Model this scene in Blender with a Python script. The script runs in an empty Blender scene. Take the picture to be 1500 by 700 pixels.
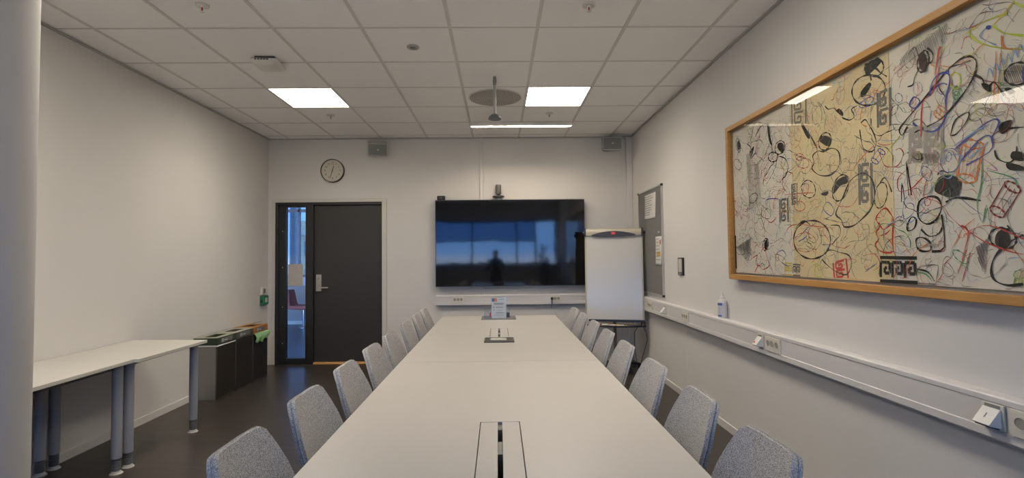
import bpy, bmesh, math, random
from mathutils import Vector, Matrix, Euler
PI = math.pi
STROKES=[["k",11,1,0,[2585,1434,2594,1403,2616,1376,2651,1353,2694,1339,2744,1333,2795,1338,2842,1354,2880,1379,2904,1410,2911,1445,2900,1480,2873,1509,2833,1531,2785,1544,2733,1545,2684,1537,2642,1519,2610,1495,2591,1465]],
["k",11,0,0,[2888,1508,2846,1538,2795,1546,2753,1524]],
["k",10,1,0,[2189,2125,2183,2103,2186,2082,2199,2065,2220,2054,2247,2049,2278,2051,2311,2061,2341,2077,2367,2098,2384,2123,2391,2148,2387,2170,2373,2188,2349,2199,2319,2202,2287,2198,2255,2186,2226,2169,2204,2148]],
["k",9,1,0,[2188,2198,2191,2186,2200,2177,2212,2172,2228,2171,2246,2176,2264,2184,2280,2197,2293,2211,2301,2227,2303,2242,2299,2255,2290,2264,2276,2268,2260,2268,2242,2263,2224,2254,2209,2242,2197,2227,2190,2212]],
["k",0,1,1,[2299,2234,2289,2256,2214,2246,2203,2222,2283,2196,2300,2215]],
["k",0,1,1,[2330,2134,2281,2159,2265,2141,2305,2106,2332,2108]],
["k",9,0,0,[2263,2163,2270,2207,2236,2210,2209,2181,2171,2148]],
["k",9,1,0,[2709,1902,2661,1918,2617,1905,2556,1910,2505,1885,2492,1837,2515,1792,2579,1771,2662,1788,2719,1832,2699,1862]],
["k",8,1,0,[2557,1938,2565,1926,2577,1918,2592,1913,2608,1912,2624,1916,2638,1924,2648,1935,2654,1949,2655,1963,2651,1977,2642,1989,2629,1997,2614,2002,2598,2002,2582,1998,2569,1990,2559,1979,2554,1965,2553,1951]],
["k",0,1,1,[2653,1976,2629,1993,2559,1968,2566,1923,2609,1940]],
["k",9,0,0,[2798,2108,2756,2058,2710,1997,2667,1931]],
["k",0,1,1,[2805,2095,2786,2093,2728,2013,2752,2011]],
["k",10,1,0,[2349,1744,2297,1722,2270,1673,2273,1610,2301,1562,2360,1522,2416,1496,2479,1496,2497,1532,2537,1563,2509,1609,2471,1657,2424,1719]],
["k",9,1,0,[2444,1676,2456,1658,2473,1644,2492,1634,2511,1630,2529,1632,2544,1641,2554,1655,2558,1673,2556,1694,2547,1714,2534,1732,2516,1747,2497,1756,2478,1759,2461,1755,2447,1746,2438,1732,2434,1715,2436,1696]],
["k",0,1,1,[2552,1674,2534,1725,2487,1746,2442,1745,2444,1712,2494,1705,2536,1676]],
["k",7,0,0,[2594,2145,2568,2119,2525,2113,2496,2083,2465,2088]],
["k",0,1,1,[2506,2090,2485,2098,2456,2065,2467,2054]],
["k",7,0,0,[2467,2047,2415,2019,2381,2030,2398,2068,2360,2074]],
["k",7,0,0,[2338,1984,2310,1993,2286,1958,2259,1912,2248,1865,2275,1833,2326,1857,2341,1906,2348,1954]],
["k",6,1,0,[2697,1725,2694,1709,2697,1695,2706,1684,2720,1676,2737,1673,2756,1674,2775,1681,2793,1691,2807,1705,2815,1721,2818,1737,2815,1752,2805,1763,2791,1771,2773,1774,2754,1772,2735,1765,2718,1754,2705,1740]],
["k",0,1,1,[2645,1686,2589,1690,2601,1669,2639,1674]],
["k",6,1,0,[2196,1615,2203,1598,2212,1584,2223,1573,2236,1568,2247,1567,2258,1573,2266,1583,2270,1598,2271,1615,2267,1633,2260,1651,2251,1665,2239,1675,2227,1680,2215,1680,2205,1674,2198,1664,2194,1649,2193,1633]],
["k",7,0,0,[2237,1675,2208,1701,2185,1673,2168,1631]],
["k",7,0,0,[2633,1359,2593,1381,2511,1366,2452,1352,2435,1311,2471,1256,2546,1268,2619,1302,2657,1330]],
["k",6,0,0,[2582,1509,2514,1502,2511,1456,2549,1429,2576,1409,2647,1411]],
["k",7,0,0,[3310,2154,3246,2202,3162,2198,3134,2120,3114,2045,3094,1989]],
["k",0,1,1,[3162,2198,3139,2183,3127,2109,3106,2044,3144,2087]],
["k",8,1,0,[2975,1998,2984,1988,2996,1981,3012,1977,3028,1976,3045,1980,3059,1988,3070,1998,3077,2010,3078,2023,3074,2035,3065,2046,3051,2053,3036,2057,3019,2057,3003,2053,2989,2045,2978,2035,2972,2023,2971,2010]],
["k",0,1,1,[3053,2032,3029,2048,2986,2029,2989,1976,3025,1992]],
["k",8,1,0,[3049,1963,3052,1954,3060,1947,3072,1943,3087,1941,3104,1943,3121,1948,3136,1955,3148,1964,3155,1974,3157,1984,3154,1993,3146,2000,3133,2004,3117,2005,3101,2003,3084,1998,3069,1991,3058,1982,3051,1972]],
["k",7,0,0,[3034,1964,2976,1940,2943,1888,2967,1838,3012,1816]],
["k",6,1,0,[3519,2142,3517,2127,3518,2113,3522,2103,3529,2097,3538,2095,3548,2099,3558,2108,3567,2120,3574,2135,3580,2152,3582,2168,3580,2181,3576,2192,3569,2198,3561,2199,3551,2195,3541,2186,3531,2173,3524,2158]],
["k",0,1,1,[3569,2166,3537,2179,3519,2135,3551,2113]],
["k",0,1,1,[3387,2068,3331,2093,3361,2034,3389,2031]],
["k",7,0,0,[3422,2128,3377,2094,3398,2051,3372,2018,3306,2051]],
["g",6,1,0,[3519,2011,3514,1998,3513,1987,3518,1978,3528,1972,3541,1970,3557,1972,3574,1978,3591,1987,3605,1999,3616,2012,3622,2025,3622,2037,3617,2046,3607,2052,3593,2054,3577,2052,3559,2045,3543,2036,3529,2024]],
["k",8,1,0,[3188,1421,3194,1409,3203,1398,3213,1391,3224,1386,3235,1385,3244,1388,3251,1395,3255,1404,3256,1416,3253,1428,3246,1440,3237,1451,3227,1458,3216,1463,3205,1463,3196,1460,3189,1453,3185,1444,3185,1433]],
["k",0,1,1,[3236,1434,3201,1459,3196,1415,3230,1389]],
["k",7,1,0,[3321,1728,3334,1720,3350,1715,3367,1712,3383,1712,3397,1716,3408,1722,3413,1731,3413,1741,3408,1751,3398,1760,3384,1768,3368,1773,3351,1776,3335,1775,3321,1771,3312,1765,3306,1757,3306,1747,3311,1737]],
["g",0,1,1,[3631,1414,3401,1480,3416,1363,3457,1301,3571,1374]],
["l",0,1,1,[3444,2066,3360,2062,3308,1692,3419,1656]],
["l",0,1,1,[3346,1975,3275,1971,3256,1687,3318,1670]],
["r",9,1,0,[2265,1521,2239,1550,2206,1563,2177,1532,2166,1507,2174,1417,2173,1369,2216,1364,2255,1376,2275,1402,2253,1426,2268,1458,2246,1482]],
["r",8,0,0,[2249,1501,2227,1469,2195,1479,2174,1496]],
["r",6,0,0,[2244,1441,2208,1449,2184,1466]],
["r",7,0,0,[3698,1753,3613,1749,3658,1703,3597,1662,3704,1646]],
["r",6,0,0,[3282,1372,3237,1407,3208,1336,3178,1292,3262,1259,3312,1290,3368,1238]],
["r",6,0,0,[3390,1335,3326,1354,3356,1298,3295,1281]],
["r",6,0,0,[3248,1677,3260,1619,3211,1593,3148,1562,3084,1592]],
["r",5,0,0,[3001,1473,2955,1520,2873,1535,2765,1521,2676,1508,2556,1493]],
["r",4,1,0,[2706,1413,2716,1398,2733,1385,2758,1376,2788,1372,2819,1373,2849,1379,2875,1390,2894,1405,2904,1422,2903,1440,2892,1456,2872,1469,2845,1478,2814,1481,2783,1479,2754,1471,2730,1460,2713,1446,2705,1429]],
["r",4,0,0,[3137,2068,3270,1915,3280,1881]],
["r",5,0,0,[2988,1721,2818,1708,2714,1698]],
["r",5,1,0,[2748,1855,2757,1849,2771,1846,2788,1847,2807,1851,2826,1858,2843,1867,2856,1878,2863,1890,2865,1901,2861,1910,2850,1916,2836,1919,2818,1918,2799,1913,2780,1906,2764,1896,2752,1885,2745,1874,2743,1864]],
["r",5,1,0,[2789,1910,2791,1905,2797,1901,2805,1898,2816,1897,2828,1899,2840,1902,2851,1907,2859,1913,2864,1919,2866,1926,2864,1932,2858,1936,2849,1939,2838,1939,2826,1938,2814,1934,2804,1929,2795,1923,2790,1917]],
["r",5,1,0,[2794,1620,2801,1614,2813,1609,2827,1607,2843,1608,2858,1611,2873,1617,2884,1625,2891,1634,2893,1643,2890,1652,2883,1659,2871,1663,2856,1665,2840,1664,2825,1660,2811,1654,2800,1646,2793,1637,2791,1629]],
["r",5,0,0,[2090,1712,2132,1683,2127,1629,2063,1632,2014,1665,1974,1686]],
["r",6,0,0,[1931,2066,1908,2161,1897,2148,1926,2037,1953,1991,1993,1976,2006,1838]],
["r",5,0,0,[1848,1335,1816,1436,1847,1463,1765,1404,1671,1364,1628,1355]],
["r",4,0,0,[1816,1441,1738,1457,1625,1404]],
["r",6,0,0,[1867,1283,1829,1371]],
["r",6,0,0,[1851,1253,1814,1361]],
["o",8,1,0,[1746,1741,1749,1737,1755,1736,1765,1736,1776,1739,1789,1743,1802,1749,1813,1756,1821,1763,1826,1769,1827,1775,1823,1778,1816,1780,1806,1779,1794,1776,1782,1771,1769,1765,1759,1759,1751,1752,1747,1746]],
["o",8,1,0,[1782,1624,1784,1621,1791,1618,1799,1618,1810,1619,1821,1622,1832,1627,1842,1633,1850,1639,1854,1645,1855,1650,1852,1654,1845,1656,1836,1656,1825,1655,1814,1651,1803,1647,1793,1641,1786,1635,1782,1629]],
["o",7.2,0,0,[1827,1775,1855,1650]],
["o",4.8,0,0,[1810,1768,1840,1645]],
["o",4.8,0,0,[1793,1761,1825,1639]],
["o",4.8,0,0,[1777,1754,1810,1634]],
["o",4.8,0,0,[1761,1747,1796,1629]],
["o",7.2,0,0,[1746,1741,1782,1624]],
["d",7,1,0,[1629,1562,1632,1560,1638,1559,1645,1561,1652,1565,1660,1570,1667,1576,1673,1583,1677,1590,1678,1596,1677,1600,1673,1603,1668,1603,1661,1601,1653,1597,1645,1592,1638,1585,1633,1578,1629,1572,1628,1566]],
["d",7,1,0,[1684,1486,1687,1483,1693,1482,1700,1483,1707,1486,1715,1491,1722,1497,1727,1503,1731,1510,1732,1515,1731,1520,1727,1522,1721,1523,1714,1522,1707,1519,1699,1514,1692,1508,1687,1502,1683,1495,1682,1490]],
["d",6.3,0,0,[1677,1600,1731,1520]],
["d",4.2,0,0,[1661,1587,1715,1508]],
["d",4.2,0,0,[1645,1574,1699,1497]],
["d",6.3,0,0,[1629,1562,1684,1486]],
["b",6,1,0,[2199,1806,2202,1805,2207,1806,2213,1807,2219,1811,2225,1815,2231,1820,2235,1825,2238,1830,2238,1833,2237,1836,2234,1837,2229,1837,2223,1835,2217,1831,2211,1827,2205,1822,2201,1817,2198,1813,2198,1809]],
["b",6,1,0,[2241,1771,2244,1770,2249,1770,2255,1772,2262,1775,2268,1779,2274,1784,2278,1789,2281,1794,2282,1798,2280,1801,2277,1802,2272,1801,2266,1800,2259,1796,2253,1792,2247,1787,2243,1782,2240,1777,2240,1774]],
["b",5.4,0,0,[2237,1836,2280,1801]],
["b",3.5999999999999996,0,0,[2218,1821,2261,1786]],
["b",5.4,0,0,[2199,1806,2241,1771]],
["o",5,1,0,[1883,1903,1885,1902,1889,1903,1894,1906,1900,1910,1907,1915,1912,1921,1917,1927,1920,1932,1921,1936,1920,1938,1917,1939,1913,1938,1908,1935,1902,1931,1896,1925,1890,1920,1886,1914,1883,1909,1882,1905]],
["o",5,1,0,[1904,1882,1907,1881,1911,1882,1916,1885,1923,1889,1929,1895,1934,1900,1939,1906,1942,1911,1943,1915,1943,1918,1940,1919,1936,1917,1930,1915,1924,1910,1918,1905,1912,1899,1908,1893,1905,1888,1903,1884]],
["o",4.5,0,0,[1920,1938,1943,1918]],
["o",3.0,0,0,[1901,1920,1923,1900]],
["o",4.5,0,0,[1883,1903,1904,1882]],
["k",7,0,0,[2053,2199,2021,2217,2006,2185,1995,2132,2024,2095,2035,2064,2063,2065]],
["k",8,1,0,[1957,2127,1962,2115,1969,2107,1977,2101,1986,2099,1994,2102,2002,2108,2007,2118,2010,2130,2010,2143,2007,2156,2002,2167,1994,2176,1986,2181,1977,2183,1969,2180,1962,2174,1957,2164,1954,2152,1954,2139]],
["k",0,1,1,[2003,2173,1977,2179,1960,2121,1980,2096,1999,2125]],
["k",8,0,0,[1960,2188,1936,2156,1941,2125,1960,2127]],
["k",9,0,0,[2071,1895,2101,1867,2114,1894,2084,1922,1999,1978,1914,2038,1842,2080,1792,2086,1761,2059,1763,2020,1786,1982,1825,1944,1896,1892,1952,1875,2011,1868,2052,1861,2023,1888]],
["b",8,1,0,[2053,1994,2031,2011,2005,1985,2026,1963,2053,1977]],
["b",9,0,0,[1959,1993,1944,2043,1907,2063,1872,2050,1868,2011,1888,1954,1891,1891,1929,1847,1985,1856,2043,1905]],
["b",8,0,0,[1946,2011,1902,2023,1879,2010]],
["b",6,0,0,[1886,2063,1871,2060,1872,2044]],
["k",6,1,0,[1871,1816,1851,1864,1806,1879,1794,1868,1814,1838,1848,1811,1868,1810]],
["k",8,0,0,[1764,2005,1739,1981,1726,1942,1701,1957,1683,1932,1666,1898]],
["k",0,1,1,[1745,1968,1716,1953,1712,1927,1731,1939]],
["k",8,1,0,[1578,1956,1577,1945,1580,1934,1586,1926,1596,1920,1608,1918,1621,1919,1634,1924,1646,1932,1655,1943,1661,1955,1662,1968,1659,1979,1651,1987,1641,1993,1629,1995,1615,1993,1603,1987,1592,1979,1583,1968]],
["g",0,1,1,[1588,1958,1587,1948,1590,1940,1596,1933,1604,1928,1614,1926,1626,1928,1637,1932,1646,1938,1654,1947,1659,1957,1659,1967,1657,1976,1651,1983,1642,1988,1631,1989,1620,1987,1609,1983,1599,1976,1592,1967]],
["k",0,1,1,[1665,1921,1647,1919,1630,1900,1648,1896]],
["k",7,0,0,[1711,1738,1714,1768,1690,1781,1653,1781,1609,1774]],
["k",7,0,0,[1707,1718,1699,1687,1662,1666,1639,1680,1633,1716]],
["k",0,1,1,[1691,1796,1670,1809,1643,1806,1657,1777,1681,1769]],
["k",0,1,1,[1647,1701,1613,1689,1614,1662,1653,1678]],
["k",0,1,1,[1667,1667,1615,1644,1615,1630,1663,1643]],
["b",7,0,0,[1856,1755,1747,1815,1702,1827,1688,1809,1714,1768]],
["b",7,0,0,[1836,1704,1764,1765,1729,1776,1712,1753,1726,1717,1815,1685]],
["c",6,0,0,[1861,1767,1773,1802,1722,1813]],
["c",9,0,0,[1803,1708,1740,1745,1730,1752]],
["k",0,1,1,[1952,1606,1938,1642,1901,1658,1861,1646,1846,1613,1850,1577,1899,1578]],
["k",8,1,0,[1842,1604,1847,1594,1856,1585,1869,1580,1884,1579,1901,1581,1916,1588,1930,1598,1939,1609,1944,1623,1944,1635,1938,1646,1928,1655,1914,1660,1898,1660,1882,1657,1867,1650,1854,1640,1846,1629,1841,1616]],
["k",10,0,0,[1906,1557,1870,1569,1821,1563,1764,1547]],
["k",7,0,0,[1937,1669,1918,1682,1889,1667]],
["g",0,1,1,[2076,1791,1933,1750,1942,1703,2064,1748]],
["k",5,0,0,[2069,1784,2026,1746,1977,1753,1935,1718]],
["k",10,1,0,[2028,1571,1985,1588,1941,1578,1925,1538,1951,1492,1996,1478,2034,1509]],
["k",9,1,0,[2091,1479,2068,1512,2045,1499,2057,1465,2088,1455]],
["k",10,1,0,[2048,1419,2018,1424,1987,1406,1982,1373,2021,1368,2047,1385]],
["k",10,0,0,[1926,1511,1920,1383,1976,1367]],
["k",8,0,0,[2023,1458,1986,1428,1941,1437,1922,1468]],
["k",7,0,0,[2064,1604,2085,1752,2078,1605]],
["k",6,0,0,[2118,1581,2111,1662,2100,1590]],
["k",9,1,0,[1649,1396,1654,1386,1663,1379,1675,1374,1689,1373,1703,1375,1716,1381,1728,1389,1735,1400,1739,1412,1738,1423,1732,1433,1722,1441,1710,1445,1696,1445,1682,1443,1669,1437,1658,1428,1651,1418,1648,1406]],
["k",0,1,1,[1710,1431,1677,1439,1670,1383,1708,1379,1721,1398]],
["k",10,0,0,[1625,1418,1661,1401,1703,1369,1731,1331,1738,1288,1723,1260,1681,1248,1632,1255]],
["k",7,0,0,[1676,1453,1651,1419]],
["m",4,0,0,[1752,1698,1723,1673,1701,1645,1739,1661]],
["G",5,0,0,[1752,1708,1761,1606,1780,1534,1762,1468,1745,1530,1733,1456,1709,1450]],
["G",5,0,0,[1734,1651,1651,1613,1639,1584]],
["G",5,1,0,[1824,1323,1829,1320,1836,1320,1845,1322,1854,1327,1864,1334,1872,1341,1879,1349,1883,1357,1884,1364,1882,1369,1877,1371,1869,1371,1860,1369,1851,1364,1841,1357,1833,1349,1827,1341,1823,1334,1822,1327]],
["k",7,0,0,[2051,1294,1999,1284,1969,1247]],
["G",6,0,0,[2051,1283,2006,1273,1981,1247]],
["g",0,1,1,[1792,1380,1740,1418,1758,1282,1775,1296]],
["l",0,1,1,[2093,2203,1862,2251,1872,2178,1921,2145,2007,2168,2102,2159]],
["Y",9,0,0,[1642,2172,1705,2183,1782,2174,1734,2107,1641,2049,1598,2035]],
["Y",9,0,0,[1596,2075,1661,2114,1692,2153]],
["y",6,0,0,[1695,2154,1635,2191,1620,2207]],
["Y",7,0,0,[1625,2205,1592,2169]],
["c",6,0,0,[1711,2161,1742,2141,1718,2111,1686,2082]],
["b",0,1,1,[1716,2164,1702,2159,1707,2147,1719,2155]],
["o",7,0,0,[1666,2107,1659,2061,1598,2030]],
["o",6,0,0,[1687,2061,1704,1886]],
["o",6,0,0,[1673,2048,1690,1882]],
["c",5,0,0,[1725,1966,1713,2011,1700,1976]],
["c",5,0,0,[1703,1975,1691,2019,1678,1985]],
["c",5,0,0,[1681,1984,1669,2027,1657,1994]],
["c",5,0,0,[1659,1992,1648,2035,1636,2002]],
["c",5,0,0,[1639,2001,1628,2043,1616,2010]],
["c",5,0,0,[1618,2009,1608,2051,1596,2018]],
["Y",5,0,0,[1668,1244,1654,1295]],
["Y",5,0,0,[1659,1244,1645,1295]],
["Y",5,0,0,[1650,1245,1637,1296]],
["Y",5,0,0,[1641,1245,1628,1296]],
["Y",5,0,0,[1632,1246,1619,1296]],
["G",7,1,0,[1852,1984,1840,1991,1830,1972,1844,1956,1858,1976]],
["Y",6,1,0,[1823,2006,1824,1997,1828,1989,1833,1984,1839,1982,1846,1982,1853,1986,1859,1993,1864,2002,1866,2011,1867,2021,1866,2031,1862,2038,1857,2043,1850,2045,1843,2044,1836,2040,1830,2034,1826,2025,1823,2015]],
["G",5,1,0,[1828,1950,1829,1946,1831,1942,1834,1940,1838,1939,1842,1939,1847,1942,1850,1945,1853,1949,1855,1954,1856,1959,1855,1964,1852,1968,1849,1970,1845,1971,1841,1970,1837,1968,1833,1965,1830,1960,1828,1955]],
["Y",5,0,0,[2229,1767,2154,1838,2109,1863]],
["y",6,0,0,[3036,1926,2994,1880,2953,1836]],
["o",6,0,0,[2266,1857,2346,1815,2413,1761,2436,1687]],
["b",5,0,0,[2891,1440,2811,1485,2759,1513,2787,1460,2865,1432]],
["b",5,1,0,[2625,1621,2592,1632,2551,1592,2574,1559,2627,1592]],
["b",5,1,0,[2256,2080,2254,2074,2257,2068,2264,2063,2274,2058,2286,2054,2300,2052,2314,2052,2326,2054,2336,2057,2342,2062,2344,2068,2341,2074,2333,2080,2323,2084,2310,2088,2296,2090,2282,2090,2270,2088,2261,2084]],
["b",5,0,0,[3096,1362,3034,1386,2993,1353,3038,1311,2968,1287]],
["b",5,0,0,[3206,1681,3188,1715,3048,1699,3066,1641]],
["c",4,1,0,[2394,2257,2393,2248,2398,2241,2409,2234,2425,2230,2446,2227,2468,2228,2490,2231,2509,2236,2525,2243,2533,2252,2535,2260,2529,2268,2517,2275,2499,2280,2478,2281,2456,2281,2434,2277,2416,2272,2402,2265]],
["c",4,0,0,[2530,2222,2488,2243,2472,2160,2514,2131]],
["b",6,0,0,[2345,1274,2283,1307]],
["r",4,0,0,[2359,1348,2281,1358,2250,1308,2293,1282]],
["Y",5,1,0,[2654,1264,2657,1253,2662,1243,2670,1234,2680,1228,2690,1226,2701,1228,2711,1232,2718,1240,2723,1251,2724,1262,2721,1274,2716,1284,2708,1293,2698,1298,2687,1300,2676,1299,2667,1294,2660,1286,2655,1276]],
["G",5,0,0,[3308,1692,3261,1597,3216,1504]],
["G",4,0,0,[2946,1696,2930,1470]],
["G",4,0,0,[2973,1719,2941,1532]]]
KEYS=[["k",16,3,1,[3724,1493,3637,1500,3650,1264,3726,1257]],["g",12,2,1,[3040,1698,2960,1697,2961,1553,3048,1555]],["g",12,2,1,[2889,2271,2753,2248,2761,2095,2890,2117]],["g",8,3,1,[2915,1773,2861,1773,2867,1646,2914,1647]],["g",15,2,1,[2360,1792,2282,1783,2287,1586,2365,1594]],["g",12,2,1,[2229,2094,2158,2094,2162,1925,2233,1934]],["k",13,3,0,[2249,1342,2049,1340,2050,1238,2254,1233]],["r",11,2,1,[2570,1313,2472,1335,2462,1240,2564,1232]],["l",14,2,1,[2058,1886,1984,1878,1991,1723,2065,1736]],["l",14,2,1,[1981,1877,1910,1869,1911,1708,1985,1722]],["y",7,2,0,[3009,1307,2932,1304,2936,1235,3013,1237]],["g",8,2,0,[2925,1300,2852,1298,2855,1235,2929,1236]]]
scn = bpy.context.scene
COL = scn.collection

# ------------------------------------------------------------------ room dimensions (metres)
XL, XR = -2.985, 1.765       # left and right wall faces
YB, YF = 6.52, -1.50         # screen wall, window wall
H = 2.927                    # ceiling
GX, GY, TS = -0.316, 2.760, 0.6   # ceiling grid origin and module

# ------------------------------------------------------------------ materials
MATS = {}
def mat(name, col, rough=0.6, metal=0.0, spec=0.5, noise=None, bump=None, coat=0.0, emit=None, estr=0.0, coat_rough=0.05):
    m = bpy.data.materials.new(name); m.use_nodes = True
    nt = m.node_tree; b = nt.nodes['Principled BSDF']
    b.inputs['Base Color'].default_value = (*col, 1); b.inputs['Roughness'].default_value = rough
    b.inputs['Metallic'].default_value = metal; b.inputs['Specular IOR Level'].default_value = spec
    b.inputs['Coat Weight'].default_value = coat; b.inputs['Coat Roughness'].default_value = coat_rough
    if emit:
        b.inputs['Emission Color'].default_value = (*emit, 1); b.inputs['Emission Strength'].default_value = estr
    tc = None
    if noise or bump:
        tc = nt.nodes.new('ShaderNodeTexCoord')
    if noise:   # (col2, scale, (lo,hi), stretch xyz)
        c2, sc, (lo, hi), stretch = noise
        mp = nt.nodes.new('ShaderNodeMapping'); mp.inputs['Scale'].default_value = stretch
        n = nt.nodes.new('ShaderNodeTexNoise'); n.inputs['Scale'].default_value = sc; n.inputs['Detail'].default_value = 4
        r = nt.nodes.new('ShaderNodeMapRange'); r.inputs['From Min'].default_value = lo; r.inputs['From Max'].default_value = hi
        mx = nt.nodes.new('ShaderNodeMix'); mx.data_type = 'RGBA'
        mx.inputs[6].default_value = (*col, 1); mx.inputs[7].default_value = (*c2, 1)
        L = nt.links.new
        L(tc.outputs['Object'], mp.inputs[0]); L(mp.outputs[0], n.inputs['Vector']); L(n.outputs['Fac'], r.inputs['Value'])
        L(r.outputs[0], mx.inputs[0]); L(mx.outputs[2], b.inputs['Base Color'])
    if bump:    # (scale, strength, distance)
        sc, st_, dist = bump
        n2 = nt.nodes.new('ShaderNodeTexNoise'); n2.inputs['Scale'].default_value = sc; n2.inputs['Detail'].default_value = 3
        bp = nt.nodes.new('ShaderNodeBump'); bp.inputs['Strength'].default_value = st_; bp.inputs['Distance'].default_value = dist
        nt.links.new(tc.outputs['Object'], n2.inputs['Vector']); nt.links.new(n2.outputs['Fac'], bp.inputs['Height'])
        nt.links.new(bp.outputs[0], b.inputs['Normal'])
    MATS[name] = m
    return m
def glass(name, tint=(1, 1, 1), refl=1.0, rough=0.0):
    m = bpy.data.materials.new(name); m.use_nodes = True; nt = m.node_tree
    for n in list(nt.nodes): nt.nodes.remove(n)
    o = nt.nodes.new('ShaderNodeOutputMaterial'); t = nt.nodes.new('ShaderNodeBsdfTransparent'); g = nt.nodes.new('ShaderNodeBsdfGlossy')
    t.inputs[0].default_value = (*tint, 1); g.inputs['Roughness'].default_value = rough
    f = nt.nodes.new('ShaderNodeFresnel'); f.inputs[0].default_value = 1.5
    mu = nt.nodes.new('ShaderNodeMath'); mu.operation = 'MULTIPLY'; mu.inputs[1].default_value = refl
    mx = nt.nodes.new('ShaderNodeMixShader'); L = nt.links.new
    ge = nt.nodes.new('ShaderNodeNewGeometry'); sb = nt.nodes.new('ShaderNodeMath'); sb.operation = 'SUBTRACT'; sb.inputs[0].default_value = 1
    m2 = nt.nodes.new('ShaderNodeMath'); m2.operation = 'MULTIPLY'; m2.use_clamp = True
    L(ge.outputs['Backfacing'], sb.inputs[1]); L(mu.outputs[0], m2.inputs[0]); L(sb.outputs[0], m2.inputs[1])
    L(f.outputs[0], mu.inputs[0]); L(m2.outputs[0], mx.inputs[0]); L(t.outputs[0], mx.inputs[1]); L(g.outputs[0], mx.inputs[2]); L(mx.outputs[0], o.inputs[0])
    return m
W_PAINT = mat('wall_paint', (.62, .60, .575), .85, noise=((.60, .58, .555), 1.2, (.35, .65), (1, 1, 1)), bump=(260, .06, .002))
C_TILE = mat('ceiling_tile', (.88, .865, .85), .9, noise=((.85, .835, .82), 160, (.4, .6), (1, 1, 1)), bump=(400, .15, .001))
C_TEE = mat('ceiling_tee', (.62, .60, .575), .6)
TRIM = mat('white_trim', (.64, .62, .59), .5)
COVE = mat('cove_trim', (.40, .385, .365), .6)
CASING = mat('door_casing', (.56, .535, .49), .5)
FLOOR = mat('dark_vinyl', (.030, .024, .020), .33, noise=((.050, .041, .034), 3.0, (.35, .7), (1.0, 7, 1)), bump=(14, .12, .003))
TABLE = mat('table_laminate', (.405, .384, .357), .36, spec=.5, noise=((.395, .375, .347), 2, (.4, .6), (1, 1, 1)))
SIDE_TOP = mat('side_table_laminate', (.49, .475, .435), .45)
EDGE = mat('table_edge', (.42, .395, .36), .5)
FABRIC = mat('grey_melange_fabric', (.155, .155, .16), .95, spec=.2, noise=((.55, .535, .525), 360, (.36, .66), (1, 1, 1)), bump=(420, .35, .002))
PIPE = mat('fabric_welt', (.17, .172, .18), .95, spec=.2, noise=((.40, .40, .40), 320, (.38, .64), (1, 1, 1)))
CHLEG = mat('chair_leg_metal', (.05, .05, .052), .45, metal=.6)
LEG = mat('blue_grey_metal', (.33, .345, .39), .38, metal=.25)
LEGD = mat('dark_thread_metal', (.10, .105, .12), .45, metal=.2)
LEGF = mat('pale_foot', (.45, .43, .40), .5)
DOOR = mat('door_charcoal', (.033, .031, .029), .5, bump=(60, .05, .001))
DFRAME = mat('door_frame_black', (.020, .020, .021), .42)
OAK = mat('oak_threshold', (.52, .29, .10), .5, noise=((.40, .21, .07), 8, (.3, .7), (.6, 10, 10)))
FRAMEW = mat('oak_picture_frame', (.47, .25, .075), .5, noise=((.38, .19, .055), 6, (.3, .7), (14, .8, 14)))
STEEL = mat('satin_steel', (.55, .52, .47), .3, metal=.9)
ALU = mat('aluminium', (.55, .54, .52), .38, metal=.8)
BINSTEEL = mat('bin_side_steel', (.27, .26, .25), .4, metal=.45)
BINDOOR = mat('bin_door_black', (.035, .030, .026), .36, metal=.4, noise=((.045, .038, .032), 6, (.3, .7), (1, 1, 12)))
GREEN = mat('bin_green', (.022, .045, .020), .5)
BINGREY = mat('bin_grey', (.055, .057, .052), .5)
ORANGE = mat('bin_orange', (.42, .14, .015), .5)
BINTOP = mat('bin_top_grey', (.33, .31, .27), .45)
BINTOPG = mat('bin_top_olive', (.25, .25, .19), .45)
LABEL = mat('bin_label_grey', (.13, .135, .13), .5)
PALE = mat('pale_mark', (.55, .55, .53), .6)
BAG = mat('white_bag', (.62, .62, .62), .5)
GBAG = mat('green_bag', (.30, .52, .22), .45, bump=(18, .6, .02))
BLACK = mat('black_plastic', (.015, .015, .016), .4)
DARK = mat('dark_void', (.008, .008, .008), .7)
DGREY = mat('dark_grey_plastic', (.10, .098, .094), .4)
MGREY = mat('mid_grey_plastic', (.21, .21, .20), .5)
WPLAS = mat('white_plastic', (.66, .645, .60), .4)
CPLAS = mat('cream_plastic', (.62, .59, .50), .4)
DUCT = mat('trunking_plastic', (.60, .575, .56), .42)
SPKW = mat('speaker_housing', (.44, .43, .41), .5)
SPKG = mat('speaker_grille', (.20, .205, .20), .7)
SCREEN = mat('screen_glass', (.004, .004, .005), .055, spec=.85, bump=(2.2, .05, .02))
BOARD = mat('whiteboard', (.54, .52, .475), .22, coat=.3)
BEIGEM = mat('flip_beige', (.42, .38, .29), .4)
NAVY = mat('flip_navy', (.022, .024, .036), .4)
RED = mat('signal_red', (.62, .03, .025), .45)
FELT = mat('pinboard_felt', (.15, .145, .14), .95, noise=((.19, .185, .18), 240, (.4, .6), (1, 1, 1)))
PAPER = mat('paper_white', (.66, .645, .615), .8)
PAPER2 = mat('paper_on_glass', (.50, .47, .42), .8)
INK = mat('print_grey', (.18, .18, .19), .8)
BLUEP = mat('print_blue', (.06, .13, .34), .6)
YELP = mat('print_ochre', (.55, .33, .06), .7)
TEALP = mat('print_teal', (.03, .18, .26), .7)
PINKP = mat('print_magenta', (.35, .03, .12), .7)
GREENB = mat('release_green', (.012, .17, .075), .5)
REDBULB = mat('sprinkler_bulb', (.45, .03, .01), .3)
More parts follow.
